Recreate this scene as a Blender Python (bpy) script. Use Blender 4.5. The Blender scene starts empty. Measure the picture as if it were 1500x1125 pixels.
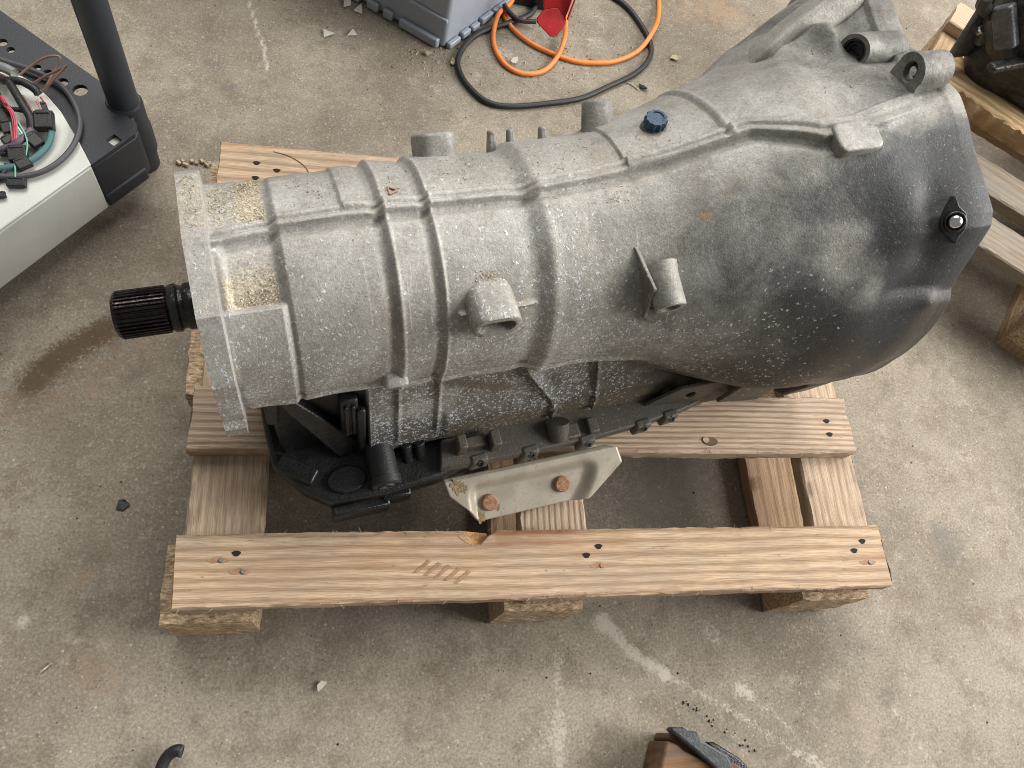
import bpy, bmesh, math, random
import numpy as np
from mathutils import Vector, Matrix
from mathutils.geometry import tessellate_polygon

scene = bpy.context.scene
COL = scene.collection
# ------------------------------------------------------------------ camera, light, exposure
cam_data = bpy.data.cameras.new('camera')
cam = bpy.data.objects.new('camera', cam_data); COL.objects.link(cam)
cam_data.sensor_fit = 'HORIZONTAL'; cam_data.sensor_width = 36.0
cam_data.lens = 36.0*1138.72/1500
cam_data.clip_start = .02; cam_data.clip_end = 60
cam.matrix_world = Matrix(((0.9778459914, -0.0247962815, -0.2078517777, 0.1630139311),
                           (-0.0620294591, 0.9140359553, -0.4008623438, -0.1220912747),
                           (0.1999238937, 0.4048745693, 0.8922482949, 0.9700126077), (0, 0, 0, 1)))
scene.camera = cam
world = bpy.data.worlds.new('World'); scene.world = world; world.use_nodes = True
bg = world.node_tree.nodes['Background']
bg.inputs[0].default_value = (.99, .985, .96, 1); bg.inputs[1].default_value = .215

def area(name, loc, target, sx, sy, power, col):
    d = bpy.data.lights.new(name, 'AREA'); d.shape = 'RECTANGLE'; d.size = sx; d.size_y = sy
    d.energy = power; d.color = col
    o = bpy.data.objects.new(name, d); COL.objects.link(o); o.location = loc
    o.rotation_euler = (Vector(target)-Vector(loc)).to_track_quat('-Z', 'Y').to_euler()
    return o
area('door_daylight', (4.0, .1, 2.2), (.5, .3, .1), 3.0, 2.2, 310, (1.0, .985, .955))
area('roof_daylight', (.4, 2.4, 3.4), (.4, .6, 0), 3.2, 2.2, 165, (1.0, .98, .94))
vs = scene.view_settings
vs.view_transform = 'Standard'; vs.look = 'None'; vs.exposure = 0.05; vs.gamma = 1.0
scene.cycles.filter_width = 1.0

# ------------------------------------------------------------------ helpers
AX0 = np.array([-.028, .215, .34]); YAW = math.radians(12.381)
DV = np.array([math.cos(YAW), math.sin(YAW), 0.]); NV = np.array([-math.sin(YAW), math.cos(YAW), 0.])
ZA = .196                                   # axis height over the pallet deck
def sst(x, a, b):
    t = np.clip((x-a)/(b-a), 0, 1); return t*t*(3-2*t)
def bump(x, c, w):
    return np.exp(-((x-c)/w)**2)
def pchip(xs, ys, x):
    xs = np.asarray(xs, float); ys = np.asarray(ys, float)
    h = np.diff(xs); d = np.diff(ys)/h; m = np.zeros_like(xs)
    for i in range(1, len(xs)-1):
        m[i] = 0 if d[i-1]*d[i] <= 0 else 2*d[i-1]*d[i]/(d[i-1]+d[i])
    m[0], m[-1] = d[0], d[-1]
    x = np.clip(x, xs[0], xs[-1]); i = np.clip(np.searchsorted(xs, x)-1, 0, len(xs)-2)
    t = (x-xs[i])/h[i]; t2, t3 = t*t, t*t*t
    return (2*t3-3*t2+1)*ys[i]+(t3-2*t2+t)*h[i]*m[i]+(-2*t3+3*t2)*ys[i+1]+(t3-t2)*h[i]*m[i+1]
PROF_S = [.06, .1305, .140, .185, .2175, .2228, .2555, .2600, .341, .356, .40, .42, .456, .506, .542, .578, .612, .66, .74]
PROF_R = [.092, .092, .0978, .0985, .0988, .1028, .1012, .1040, .1034, .1085, .1095, .1108, .117, .134, .1475, .160, .170, .175, .178]
RIM_T = [0, 25, 40, 48, 53, 59, 64, 67, 90, 108, 118, 124, 130, 136, 145, 149, 153, 167, 187, 208, 222, 232, 250, 290, 315, 330, 360]
RIM_R = [.195, .24, .25, .232, .22, .197, .184, .180, .188, .181, .189, .194, .192, .181, .168, .1655, .170, .170, .171, .180, .195, .196, .19, .19, .195, .195, .195]
SEAM_S = [.06, .136, .2176, .346, .452, .547, .574, .60, .63, .667, .698, .745]
SEAM_T = [92, 86, 86, 86.5, 83.3, 83.6, 88.3, 93.0, 93.8, 91.6, 89.5, 87.5]
FL_T = [0, 22, 33, 50, 60, 92, 126, 160, 186, 195, 197, 208.5, 212, 225, 270, 360]
FL_R = [.104, .104, .1125, .1125, .105, .1055, .1075, .1050, .1045, .1055, .1130, .1185, .1040, .104, .104, .104]
def chord(ts, rs, th):
    ts = np.asarray(ts, float); rs = np.asarray(rs, float); t = np.clip(th, ts[0], ts[-1])
    i = np.clip(np.searchsorted(ts, t)-1, 0, len(ts)-2)
    a, b = np.radians(t-ts[i]), np.radians(ts[i+1]-t)
    return rs[i]*rs[i+1]*np.sin(a+b)/np.maximum(rs[i]*np.sin(a)+rs[i+1]*np.sin(b), 1e-9)
def casing_radius(s, th):
    """s along the axis (m), th in degrees: 0 far side, 90 up, 180 near side, 270 down"""
    s = np.asarray(s, float); th = np.asarray(th, float) % 360
    t = np.radians(th)
    r = pchip(PROF_S, PROF_R, s)
    wn = .85*sst(th, 96, 122)*(1-sst(th, 176, 200))*sst(s, .43, .50)*(1-sst(s, .70, .74))
    r = r*(1-wn) + wn*np.interp(s, [.40, .43, .72, .80], [.1095, .1115, .1790, .1800])
    r = r + .0035*np.cos(t-math.radians(30))*(1-sst(s, .45, .6))
    # recess behind the flange: deep on the upper near side, a raised block lower down, shallower far away
    rec = (1-sst(s, .1305, .1365))
    blk = sst(th, 124.5, 127)*(1-sst(th, 205, 215))
    r = r + rec*(.0075*blk + .0045*(1-sst(th, 40, 85)))
    frame = bump(s, .104, .0035)*0 + (1-sst(s, .093, .096))*.003*sst(th, 90, 97)*(1-blk)
    r = r + rec*frame
    # small step on the far top, groove lip further along
    up = sst(th, 20, 40)*(1-sst(th, 84, 87))
    r = r + up*(.0022*sst(s, .188, .192)*(1-sst(s, .20, .222)))
    r = r + .0010*(bump(s, .2608, .0016) + bump(s, .2236, .0018)) - .0016*(bump(s, .2150, .0035)+bump(s, .2535, .003))
    r = r + .0010*bump(s, .3575, .005) - .0012*bump(s, .338, .007)
    # rib lines on the far top of the cone
    r = r + up*(.0030*sst(s, .4385, .4405)*(1-sst(s, .4405, .50)))
    r = r + up*(-.0022*bump(s, .529, .0022)+.0016*bump(s, .534, .003))
    # parting ridge
    sc = np.interp(s, SEAM_S, SEAM_T); arc = np.radians(th-sc)*r
    wd = 1+.55*sst(s, .50, .60)
    a2 = arc/wd
    ridge = sst(a2, -.0075, -.0052)*(1-sst(a2, .0056, .0068))
    ridge2 = ridge*(1-.42*bump(a2, .0006, .0015))
    r = r + ridge2*(.0048+.0008*sst(s, .50, .60)) - .0034*bump(arc, .0105*wd, .0042)*sst(s, .088, .095)
    led = np.radians(th-193.5)*r
    r = r + .0036*bump(led, 0, .0042)*sst(s, .088, .095)*(1-sst(s, .44, .50))
    # bell rim
    rim = np.interp((th), RIM_T, RIM_R)
    thc = np.interp(s, [.59, .605, .644, .70, .745], [44, 50.5, 65.5, 71, 72])
    far = 1-sst(th, thc-7, thc+.3); far = np.maximum(far, sst(th, 330, 360))
    w = (np.clip((s-.60)/.13, 0, 1))**1.6*(1-far) + far*np.clip((s-.596)/.130, 0, 1)
    r = np.where(s > .596, r*(1-w)+rim*w, r)
    # far corner of the bell: outer band, valley, bulge, dished pocket and rim step
    on = sst(s, .605, .625)
    fo = on*(1-sst(th, thc-1, thc+1))
    ts = thc-13.5
    r = r + 0*fo
    r = r + fo*.0180*bump(s, .664, .0100)*bump(th, thc-8, 5.5) - fo*.0085*bump(s, .694, .016)*bump(th, thc-15, 8)
    r = r + fo*.0065*sst(s, .7165, .7190)
    r = r - .004*bump(s, .672, .03)*bump(th, 150, 16) - .003*bump(s, .60, .03)*bump(th, 172, 13)
    r = r + .004*bump(s, .715, .012)*bump(th, 151, 3)
    # flat facets behind the angular rim on the near side
    fc = sst(s, .640, .715)*sst(th, 98, 106)*(1-sst(th, 146, 150))
    r = r*(1-fc*.85) + fc*.85*(chord([98, 123.5, 127.5, 148, 150], [.1815, .1935, .1930, .1655, .1655], th) - .010*(1-sst(s, .66, .735)))
    r = r - .0045*bump(s, .690, .014)*bump(th, 119, 7) - .0045*bump(s, .690, .014)*bump(th, 133, 5)
    # horizontal rib near the slotted boss
    r = r + .0035*bump((th-141)*1.9e-3, 0, .0016)*sst(s, .268, .272)*(1-sst(s, .335, .342))
    # rim lip
    r = r + .0016*sst(s, .724, .730)*(1-sst(th, 88, 100))
    # lower skirt and bottom: a box section with the wall flaring out downwards
    cth, sth = np.cos(t), np.sin(t)
    sk = sst(s, .1935, .1965)*(1-sst(s, .548, .60))
    below = sst(th, 196, 203)*(1-sst(th, 337, 344))
    ac = np.maximum(np.abs(cth), 1e-4); dn = np.maximum(-sth, 1e-4)
    botz = .138
    # wall line: lat = .0885 + .315*(depth-.04)  -> r*ac = .0885+.315*(r*dn-.04)
    wall = (.0885-.0126)/np.maximum(ac-.315*dn, 1e-3); wall = np.where(wall <= 0, 9, wall)
    wall = np.where(ac < .315*dn, 9, wall)
    rib = (.0055*(bump(s, .224, .0024)+bump(s, .2645, .0026))+.011*bump(s-.040*np.clip((th-203)/20, 0, 1)**1.5, .352, .0040)+.009*bump(s-.012*np.clip((th-203)/20, 0, 1), .428, .0026))*(1-sst(th, 225, 229)) + .008*(1-sst(th, 204, 207))*sst(s, .36, .366)*(1-sst(s, .425, .43))
    skirt = np.minimum(wall+rib, botz/dn)
    skirt = skirt + .006*sst(th, 221.5, 223)*(1-sst(th, 226.5, 227.5))*sst(s, .27, .275)   # rail at the foot
    skirt = np.where(below > 0, skirt, 0)
    cut = np.where(th > 200, (.052+.086*sst(s, .1935, .1965)+.30*sst(s, .56, .66))/dn, 9)
    r2 = np.minimum(r, np.where(sth < -.05, cut, 9))
    r = r2*(1-sk)+np.maximum(r2, skirt)*sk
    # flange plate
    fl = 1-sst(s, .0858, .0872)
    rf = chord(FL_T, FL_R, th)
    r = np.where(s < .0872, r*(1-fl)+rf*fl, r)
    return r
def axis_point(s, th, r):
    t = np.radians(th)
    return np.stack([np.asarray(s)+0*t, r*np.cos(t), r*np.sin(t)+ZA], -1)

class MB:
    def __init__(s): s.v = []; s.f = []
    def add(s, vs, fs):
        o = len(s.v); s.v += [tuple(map(float, p)) for p in vs]; s.f += [tuple(o+i for i in f) for f in fs]
    def box(s, c, size, R=None, taper=0):
        hx, hy, hz = [q/2 for q in size]; pts = []
        for z in (-1, 1):
            k = 1-taper*(z+1)/2
            for x, y in ((-1, -1), (1, -1), (1, 1), (-1, 1)): pts.append(Vector((x*hx*k, y*hy*k, z*hz)))
        if R is not None: pts = [R @ p for p in pts]
        s.add([p+Vector(c) for p in pts], [(3, 2, 1, 0), (4, 5, 6, 7), (0, 1, 5, 4), (1, 2, 6, 5), (2, 3, 7, 6), (3, 0, 4, 7)])
    def loft(s, rings, cap=True, closed=True):
        n = len(rings[0]); vs = [p for r in rings for p in r]; fs = []
        for i in range(len(rings)-1):
            for j in range(n if closed else n-1):
                k = (j+1) % n
                fs.append((i*n+j, i*n+k, (i+1)*n+k, (i+1)*n+j))
        if cap:
            fs.append(tuple(range(n-1, -1, -1))); fs.append(tuple((len(rings)-1)*n+j for j in range(n)))
        s.add(vs, fs)
    def lathe(s, p0, axis, prof, n=28, cap=True):
        """prof: list of (distance along axis, radius)"""
        a = Vector(axis).normalized(); u = a.orthogonal().normalized(); w = a.cross(u); p0 = Vector(p0)
        s.loft([[p0+a*d+(u*math.cos(2*math.pi*j/n)+w*math.sin(2*math.pi*j/n))*r for j in range(n)] for d, r in prof], cap)
    def cyl(s, p0, p1, r0, r1=None, n=24):
        d = Vector(p1)-Vector(p0); s.lathe(p0, d, [(0, r0), (d.length, r0 if r1 is None else r1)], n)
    def tube(s, pts, r, n=10, sub=8):
        P = [Vector(p) for p in pts]; Q = []
        for i in range(len(P)-1):
            a, b, c, d = P[max(i-1, 0)], P[i], P[i+1], P[min(i+2, len(P)-1)]
            for k in range(sub):
                t = k/sub
                Q.append(.5*((2*b)+(c-a)*t+(2*a-5*b+4*c-d)*t*t+(3*b-a-3*c+d)*t**3))
        Q.append(P[-1]); rings = []; u = None
        for i, q in enumerate(Q):
            t = (Q[min(i+1, len(Q)-1)]-Q[max(i-1, 0)]).normalized()
            u = t.orthogonal().normalized() if u is None else (u-t*u.dot(t)).normalized()
            w = t.cross(u)
            rings.append([q+(u*math.cos(2*math.pi*j/n)+w*math.sin(2*math.pi*j/n))*r for j in range(n)])
        s.loft(rings)
    def prism(s, poly, fn, h0, h1):
        n = len(poly); a = [fn(x, y, h0) for x, y in poly]; b = [fn(x, y, h1) for x, y in poly]
        s.add(a+b, [tuple(range(n-1, -1, -1)), tuple(range(n, 2*n))]+[(i, (i+1) % n, n+(i+1) % n, n+i) for i in range(n)])
    def plate(s, outer, holes, fn, h0, h1):
        """flat plate with real holes"""
        loops = [outer]+holes; flat = [Vector((x, y, 0)) for l in loops for x, y in l]; n = len(flat)
        tris = tessellate_polygon([[Vector((x, y, 0)) for x, y in l] for l in loops])
        fs = []
        for t in tris:
            a, b, c = (flat[i] for i in t)
            t = tuple(t) if (b-a).cross(c-a).z > 0 else tuple(reversed(t))
            fs.append(tuple(n+i for i in t)); fs.append(tuple(reversed(t)))
        o = 0
        for l in loops:
            m = len(l)
            for i in range(m): fs.append((o+i, o+(i+1) % m, n+o+(i+1) % m, n+o+i))
            o += m
        s.add([fn(p.x, p.y, h0) for p in flat]+[fn(p.x, p.y, h1) for p in flat], fs)
    def mesh(s, name, angle=35):
        m = bpy.data.meshes.new(name); m.from_pydata(s.v, [], s.f)
        bm = bmesh.new(); bm.from_mesh(m); bmesh.ops.recalc_face_normals(bm, faces=bm.faces); bm.to_mesh(m); bm.free()
        m.shade_smooth(); m.set_sharp_from_angle(angle=math.radians(angle)); return m

def put(name, me, mat, parent=None, bevel=0, seg=2, loc=None, rot=None):
    o = bpy.data.objects.new(name, me); COL.objects.link(o)
    if mat and not me.materials: me.materials.append(mat)
    if parent is not None: o.parent = parent
    if loc is not None: o.location = loc
    if rot is not None: o.rotation_euler = rot
    if bevel:
        b = o.modifiers.new('edge', 'BEVEL'); b.width = bevel; b.segments = seg; b.limit_method = 'ANGLE'; b.angle_limit = math.radians(38)
    return o
def part(name, mb, mat, parent=None, bevel=0, seg=2, angle=35, **k):
    return put(name, mb.mesh(name, angle), mat, parent, bevel, seg, **k)
def tag(o, label, cat, group=None, kind=None):
    if label: o['label'] = label
    if cat: o['category'] = cat
    if group: o['group'] = group
    if kind: o['kind'] = kind
    return o
def thing(name, label, cat, loc=(0, 0, 0), rotz=0, group=None):
    o = bpy.data.objects.new(name, None); COL.objects.link(o); o.location = loc; o.rotation_euler = (0, 0, rotz)
    o.empty_display_size = .05
    return tag(o, label, cat, group)
def rrect(w, h, r, n=4):
    out = []
    for cx, cy, a0 in ((w/2-r, h/2-r, 0), (-w/2+r, h/2-r, 90), (-w/2+r, -h/2+r, 180), (w/2-r, -h/2+r, 270)):
        for k in range(n+1):
            a = math.radians(a0+90*k/n); out.append((cx+r*math.cos(a), cy+r*math.sin(a)))
    return out
def circ(cx, cy, rx, ry=None, n=24, a0=0):
    ry = rx if ry is None else ry
    return [(cx+rx*math.cos(2*math.pi*i/n+a0), cy+ry*math.sin(2*math.pi*i/n+a0)) for i in range(n)]

# ------------------------------------------------------------------ materials
class NT:
    def __init__(s, name):
        s.m = bpy.data.materials.new(name); s.m.use_nodes = True; s.t = s.m.node_tree
        s.b = s.t.nodes['Principled BSDF']; s._c = None
    def n(s, typ, **k):
        q = s.t.nodes.new(typ)
        for a, v in k.items(): setattr(q, a, v)
        return q
    def link(s, a, b): s.t.links.new(a, b)
    def inp(s, node, key, v):
        i = node.inputs[key]
        if isinstance(v, bpy.types.NodeSocket): s.link(v, i)
        else: i.default_value = v
    def coord(s):
        if s._c is None: s._c = s.n('ShaderNodeTexCoord').outputs['Object']
        return s._c
    def mapped(s, scale=(1, 1, 1), loc=(0, 0, 0), rot=(0, 0, 0), src=None):
        q = s.n('ShaderNodeMapping'); s.link(src or s.coord(), q.inputs[0])
        q.inputs['Scale'].default_value = scale; s.inp(q, 'Location', loc); q.inputs['Rotation'].default_value = rot
        return q.outputs[0]
    def noise(s, scale, detail=3, rough=.55, vec=None, dist=0):
        q = s.n('ShaderNodeTexNoise'); s.link(vec or s.coord(), q.inputs['Vector'])
        q.inputs['Scale'].default_value = scale; q.inputs['Detail'].default_value = detail
        q.inputs['Roughness'].default_value = rough; q.inputs['Distortion'].default_value = dist
        return q.outputs[0]
    def voro(s, scale, vec=None, out='Distance', feature='F1', rnd=1):
        q = s.n('ShaderNodeTexVoronoi', feature=feature); s.link(vec or s.coord(), q.inputs['Vector'])
        q.inputs['Scale'].default_value = scale; q.inputs['Randomness'].default_value = rnd
        return q.outputs[out]
    def math(s, op, a, b=0.0, c=0.0, clamp=False):
        q = s.n('ShaderNodeMath', operation=op, use_clamp=clamp)
        for i, v in enumerate((a, b, c)): s.inp(q, i, v)
        return q.outputs[0]
    def step(s, v, lo, hi):
        q = s.n('ShaderNodeMapRange', interpolation_type='SMOOTHSTEP'); s.inp(q, 0, v); s.inp(q, 1, lo); s.inp(q, 2, hi)
        return q.outputs[0]
    def mix(s, f, a, b, blend='MIX'):
        q = s.n('ShaderNodeMix', data_type='RGBA', blend_type=blend); s.inp(q, 0, f)
        for key, v in ((6, a), (7, b)):
            s.inp(q, key, v if isinstance(v, bpy.types.NodeSocket) else (*v, 1))
        return q.outputs[2]
    def attr(s, name): return s.n('ShaderNodeAttribute', attribute_name=name).outputs['Fac']
    def rnd(s): return s.n('ShaderNodeObjectInfo').outputs['Random']
    def bump(s, h, dist, strength=1.0):
        q = s.n('ShaderNodeBump'); s.inp(q, 'Height', h); q.inputs['Distance'].default_value = dist; q.inputs['Strength'].default_value = strength
        s.link(q.outputs[0], s.b.inputs['Normal'])
    def out(s, color=None, rough=None, metal=None, spec=None, coat=None):
        for key, v in (('Base Color', color), ('Roughness', rough), ('Metallic', metal), ('Specular IOR Level', spec), ('Coat Weight', coat)):
            if v is None: continue
            if key == 'Base Color' and not isinstance(v, bpy.types.NodeSocket): v = (*v, 1)
            s.inp(s.b, key, v)
        return s.m

def simple(name, col, rough=.5, metal=0, var=.25, scale=60, bump=0.0, bscale=400, dust=0, dustcol=(.45, .40, .32), spec=.5):
    t = NT(name); n = t.noise(scale, 5, .65)
    c = t.mix(t.step(n, .3, .7), tuple(x*(1-var) for x in col), tuple(min(1, x*(1+var)) for x in col))
    if dust:
        c = t.mix(t.math('MULTIPLY', t.step(t.noise(scale*4, 4, .7), .48, .75), dust), c, dustcol)
    if bump: t.bump(t.noise(bscale, 3), bump)
    r = t.math('ADD', t.math('MULTIPLY', t.math('SUBTRACT', n, .5), .3), rough)
    return t.out(c, r, metal, spec)

def mat_concrete():
    t = NT('concrete')
    a = t.noise(3.2, 6, .62); b = t.noise(20, 6, .70); g = t.noise(300, 4, .75); m = t.noise(90, 5, .7)
    c = t.mix(t.step(a, .36, .64), (.200, .170, .133), (.310, .272, .218))
    c = t.mix(t.math('MULTIPLY', t.step(b, .46, .66), .60), c, (.165, .134, .100))
    c = t.mix(t.math('MULTIPLY', t.step(t.noise(9, 7, .75, t.mapped((1, 1, 1), (2, 3, 0))), .54, .66), .45), c, (.165, .145, .118))
    c = t.mix(t.math('MULTIPLY', t.step(t.noise(13, 7, .75, t.mapped((1, 1, 1), (7, 1, 0))), .55, .68), .45), c, (.42, .375, .30))
    c = t.mix(t.math('MULTIPLY', t.step(m, .52, .72), .40), c, (.44, .395, .315))
    c = t.mix(t.step(g, .34, .68), t.mix(1, c, (.74, .72, .69), 'MULTIPLY'), t.mix(1, c, (1.18, 1.18, 1.18), 'MULTIPLY'))
    def flecks(scale, dens, amt, col, lo, hi, off):
        v = t.n('ShaderNodeTexVoronoi'); t.link(t.mapped((1, 1, 1), off), v.inputs['Vector']); v.inputs['Scale'].default_value = scale
        s_ = t.n('ShaderNodeSeparateColor'); t.link(v.outputs['Color'], s_.inputs[0])
        k = t.math('MULTIPLY', t.math('LESS_THAN', s_.outputs[0], dens), t.math('SUBTRACT', 1, t.step(v.outputs['Distance'], lo, hi)))
        return t.mix(t.math('MULTIPLY', k, t.math('MULTIPLY', s_.outputs[1], amt)), c, col)
    c = flecks(330, .16, .60, (.50, .45, .36), .15, .50, (0, 0, 0))
    c = flecks(220, .045, .75, (.58, .53, .44), .12, .42, (3, 1, 0))
    c = flecks(300, .06, .9, (.06, .052, .043), .15, .45, (1, 5, 0))
    # stains, scuffs and painted shade under the pallet, each with a ragged edge
    rag = t.noise(70, 6, .75); fine = t.noise(240, 4, .8)
    def rg(name, amt=.9, f=.7, lo=.30, hi=.80):
        q = t.math('ADD', t.attr(name), t.math('MULTIPLY', t.math('SUBTRACT', rag, .5), amt*2.2))
        return t.step(t.math('ADD', q, t.math('MULTIPLY', t.math('SUBTRACT', fine, .5), f*1.8)), lo, hi)
    c = t.mix(t.math('MULTIPLY', rg('brown', .8, .9, .22, .95), .88), c, (.078, .046, .028))
    c = t.mix(t.math('MULTIPLY', rg('dark', .6), .62), c, (.105, .095, .083))
    c = t.mix(t.math('MULTIPLY', rg('tan'), .50), c, (.33, .215, .125))
    c = t.mix(t.math('MULTIPLY', rg('pale', .9, 1.2, .28, .90), .72), c, (.52, .48, .41))
    t.bump(t.math('ADD', t.math('MULTIPLY', g, .6), t.math('MULTIPLY', m, .5)), .0014, .6)
    return t.out(c, t.math('SUBTRACT', .86, t.math('MULTIPLY', rg('dark', .5), .18)), 0, .35)

def mat_alu():
    t = NT('cast_aluminium')
    big = t.noise(9, 6, .62); mid = t.noise(48, 6, .72); g = t.noise(540, 3, .7); g2 = t.noise(240, 5, .75); blot = t.noise(22, 7, .70, dist=.4)
    c = t.mix(t.step(big, .32, .68), (.285, .270, .243), (.372, .358, .332))
    c = t.mix(t.math('MULTIPLY', t.step(mid, .46, .70), .50), c, (.205, .190, .165))
    c = t.mix(t.math('MULTIPLY', t.step(blot, .52, .68), .50), c, (.45, .45, .445))
    c = t.mix(t.math('MULTIPLY', t.step(t.noise(16, 6, .7, t.mapped((1, 1, 1), (5, 2, 8))), .50, .70), .50), c, (.225, .190, .140))
    # darker bluish grey towards the bell, oily grime
    sl = t.math('ADD', t.attr('slate'), t.math('MULTIPLY', t.math('SUBTRACT', t.noise(17, 8, .74, dist=.5), .5), 1.5))
    c = t.mix(t.math('MULTIPLY', t.step(sl, .12, 1.05), .94), c, (.036, .038, .041))
    oi = t.math('ADD', t.attr('oil'), t.math('MULTIPLY', t.math('SUBTRACT', t.noise(38, 7, .74), .5), 1.0))
    oil = t.step(oi, .22, .88)
    c = t.mix(t.math('MULTIPLY', oil, .88), c, (.050, .042, .033))
    # grain of the casting
    c = t.mix(t.step(g, .34, .68), t.mix(1, c, (.86, .855, .85), 'MULTIPLY'), t.mix(1, c, (1.12, 1.12, 1.12), 'MULTIPLY'))
    c = t.mix(t.step(g2, .34, .66), t.mix(1, c, (.88, .87, .86), 'MULTIPLY'), t.mix(1, c, (1.09, 1.09, 1.09), 'MULTIPLY'))
    # white oxide flecks: small ragged crystals, each its own cell
    nz = t.n('ShaderNodeTexNoise'); t.link(t.coord(), nz.inputs['Vector']); nz.inputs['Scale'].default_value = 420; nz.inputs['Detail'].default_value = 2
    vm = t.n('ShaderNodeVectorMath', operation='MULTIPLY_ADD'); t.link(nz.outputs['Color'], vm.inputs[0]); vm.inputs[1].default_value = (.0062, .0062, .0062); t.link(t.coord(), vm.inputs[2])
    vo = t.n('ShaderNodeTexVoronoi'); t.link(vm.outputs[0], vo.inputs['Vector']); vo.inputs['Scale'].default_value = 360
    sc_ = t.n('ShaderNodeSeparateColor'); t.link(vo.outputs['Color'], sc_.inputs[0])
    dens = t.math('MULTIPLY', t.attr('salt'), t.math('MULTIPLY_ADD', t.math('SUBTRACT', t.noise(34, 6, .72), .5), 2.2, .50))
    salt = t.math('MULTIPLY', t.math('LESS_THAN', sc_.outputs[0], dens), t.math('SUBTRACT', 1, t.step(vo.outputs['Distance'], .25, .60)))
    c = t.mix(t.math('MULTIPLY', salt, t.math('MULTIPLY_ADD', sc_.outputs[1], .5, .42)), c, (.56, .58, .62))
    # sand and rust dust
    sa = t.math('ADD', t.attr('sand'), t.math('MULTIPLY', t.math('SUBTRACT', g2, .5), 1.5))
    c = t.mix(t.math('MULTIPLY', t.step(sa, .30, .78), .85), c, t.mix(t.step(g, .36, .66), (.27, .225, .155), (.60, .535, .405)))
    ru = t.math('ADD', t.attr('rust'), t.math('MULTIPLY', t.math('SUBTRACT', g2, .5), 1.7))
    c = t.mix(t.math('MULTIPLY', t.step(ru, .38, .85), .8), c, (.32, .165, .065))
    di = t.math('ADD', t.attr('dirt'), t.math('MULTIPLY', t.math('SUBTRACT', g2, .5), 1.5))
    c = t.mix(t.math('MULTIPLY', t.step(di, .40, .95), .8), c, (.105, .080, .052))
    # sparse tan and dark specks everywhere
    s2 = t.noise(430, 2, .6, t.mapped((1, 1, 1), (3, 7, 1)))
    c = t.mix(t.math('MULTIPLY', t.step(s2, .66, .72), .50), c, (.47, .385, .26))
    s3 = t.noise(300, 2, .6, t.mapped((1, 1, 1), (9, 2, 4)))
    c = t.mix(t.math('MULTIPLY', t.step(s3, .685, .73), .6), c, (.05, .045, .04))
    h = t.math('ADD', t.math('MULTIPLY', g, .5), t.math('MULTIPLY', g2, .9))
    h = t.math('ADD', h, t.math('MULTIPLY', salt, .4))
    t.bump(h, .0013, .5)
    ro = t.math('SUBTRACT', t.math('ADD', .57, t.math('MULTIPLY', t.math('SUBTRACT', mid, .5), .45)), t.math('MULTIPLY', oil, .14))
    return t.out(c, ro, t.math('MULTIPLY', t.math('SUBTRACT', 1, oil), .25), .36)

def mat_wood(name, light, dark, freq=150, grey=.0, red=0, rough=.75, lines=.7):
    t = NT(name)
    off = t.n('ShaderNodeCombineXYZ'); r = t.rnd()
    for i, k in enumerate((7.3, 3.1, 5.7)): t.inp(off, i, t.math('MULTIPLY', r, k))
    p = t.mapped((1, 1, 1), off.outputs[0])
    wob = t.noise(1, 3, .5, t.mapped((1.9, 11, 11), src=p)); wob2 = t.noise(1, 3, .55, t.mapped((9, 40, 40), src=p))
    sx = t.n('ShaderNodeSeparateXYZ'); t.link(p, sx.inputs[0])
    ph = t.math('ADD', t.math('MULTIPLY', sx.outputs[1], t.math('MULTIPLY', freq*6.283, t.math('MULTIPLY_ADD', r, .55, .72))), t.math('ADD', t.math('MULTIPLY', wob, 20), t.math('MULTIPLY', wob2, 1.8)))
    ring = t.math('MULTIPLY_ADD', t.math('SINE', ph), .5, .5)
    ring = t.math('POWER', ring, 1.8)
    fib = t.noise(1, 4, .7, t.mapped((28, 900, 900), src=p)); patch = t.noise(1, 4, .6, t.mapped((6, 16, 16), src=p))
    c = t.mix(t.math('MULTIPLY', ring, lines), light, dark)
    c = t.mix(t.step(fib, .34, .66), t.mix(1, c, (.70, .67, .63), 'MULTIPLY'), t.mix(1, c, (1.20, 1.20, 1.20), 'MULTIPLY'))
    crk = t.noise(1, 3, .6, t.mapped((5, 260, 260), (8, 3, 2), src=p))
    c = t.mix(t.math('MULTIPLY', t.step(crk, .665, .72), .65), c, (.11, .065, .035))
    c = t.mix(t.math('MULTIPLY', t.step(patch, .48, .75), .5), c, (light[0]*.62, light[1]*.56, light[2]*.55))
    if red: c = t.mix(t.math('MULTIPLY', t.step(t.noise(1, 3, .6, t.mapped((5, 11, 11), (2, 5, 1), src=p)), .50, .72), red), c, (.36, .165, .065))
    if grey: c = t.mix(t.math('MULTIPLY', t.step(t.noise(1, 5, .65, t.mapped((9, 26, 26), (4, 1, 6), src=p)), .36, .70), grey), c, (.22, .20, .175))
    c = t.mix(t.math('MULTIPLY', t.step(t.math('ADD', t.attr('resin'), t.math('MULTIPLY', t.math('SUBTRACT', wob2, .5), .8)), .25, .8), t.math('MULTIPLY_ADD', ring, .5, .35)), c, (.24, .095, .035))
    st = t.noise(1, 3, .7, t.mapped((70, 210, 210), (1, 4, 2), src=p))
    c = t.mix(t.math('MULTIPLY', t.step(st, .66, .74), .6), c, (.10, .07, .045))
    t.bump(t.math('ADD', t.math('MULTIPLY', ring, -.55), t.math('MULTIPLY', fib, .6)), .0014, .6)
    return t.out(c, rough, 0, .3)

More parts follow.
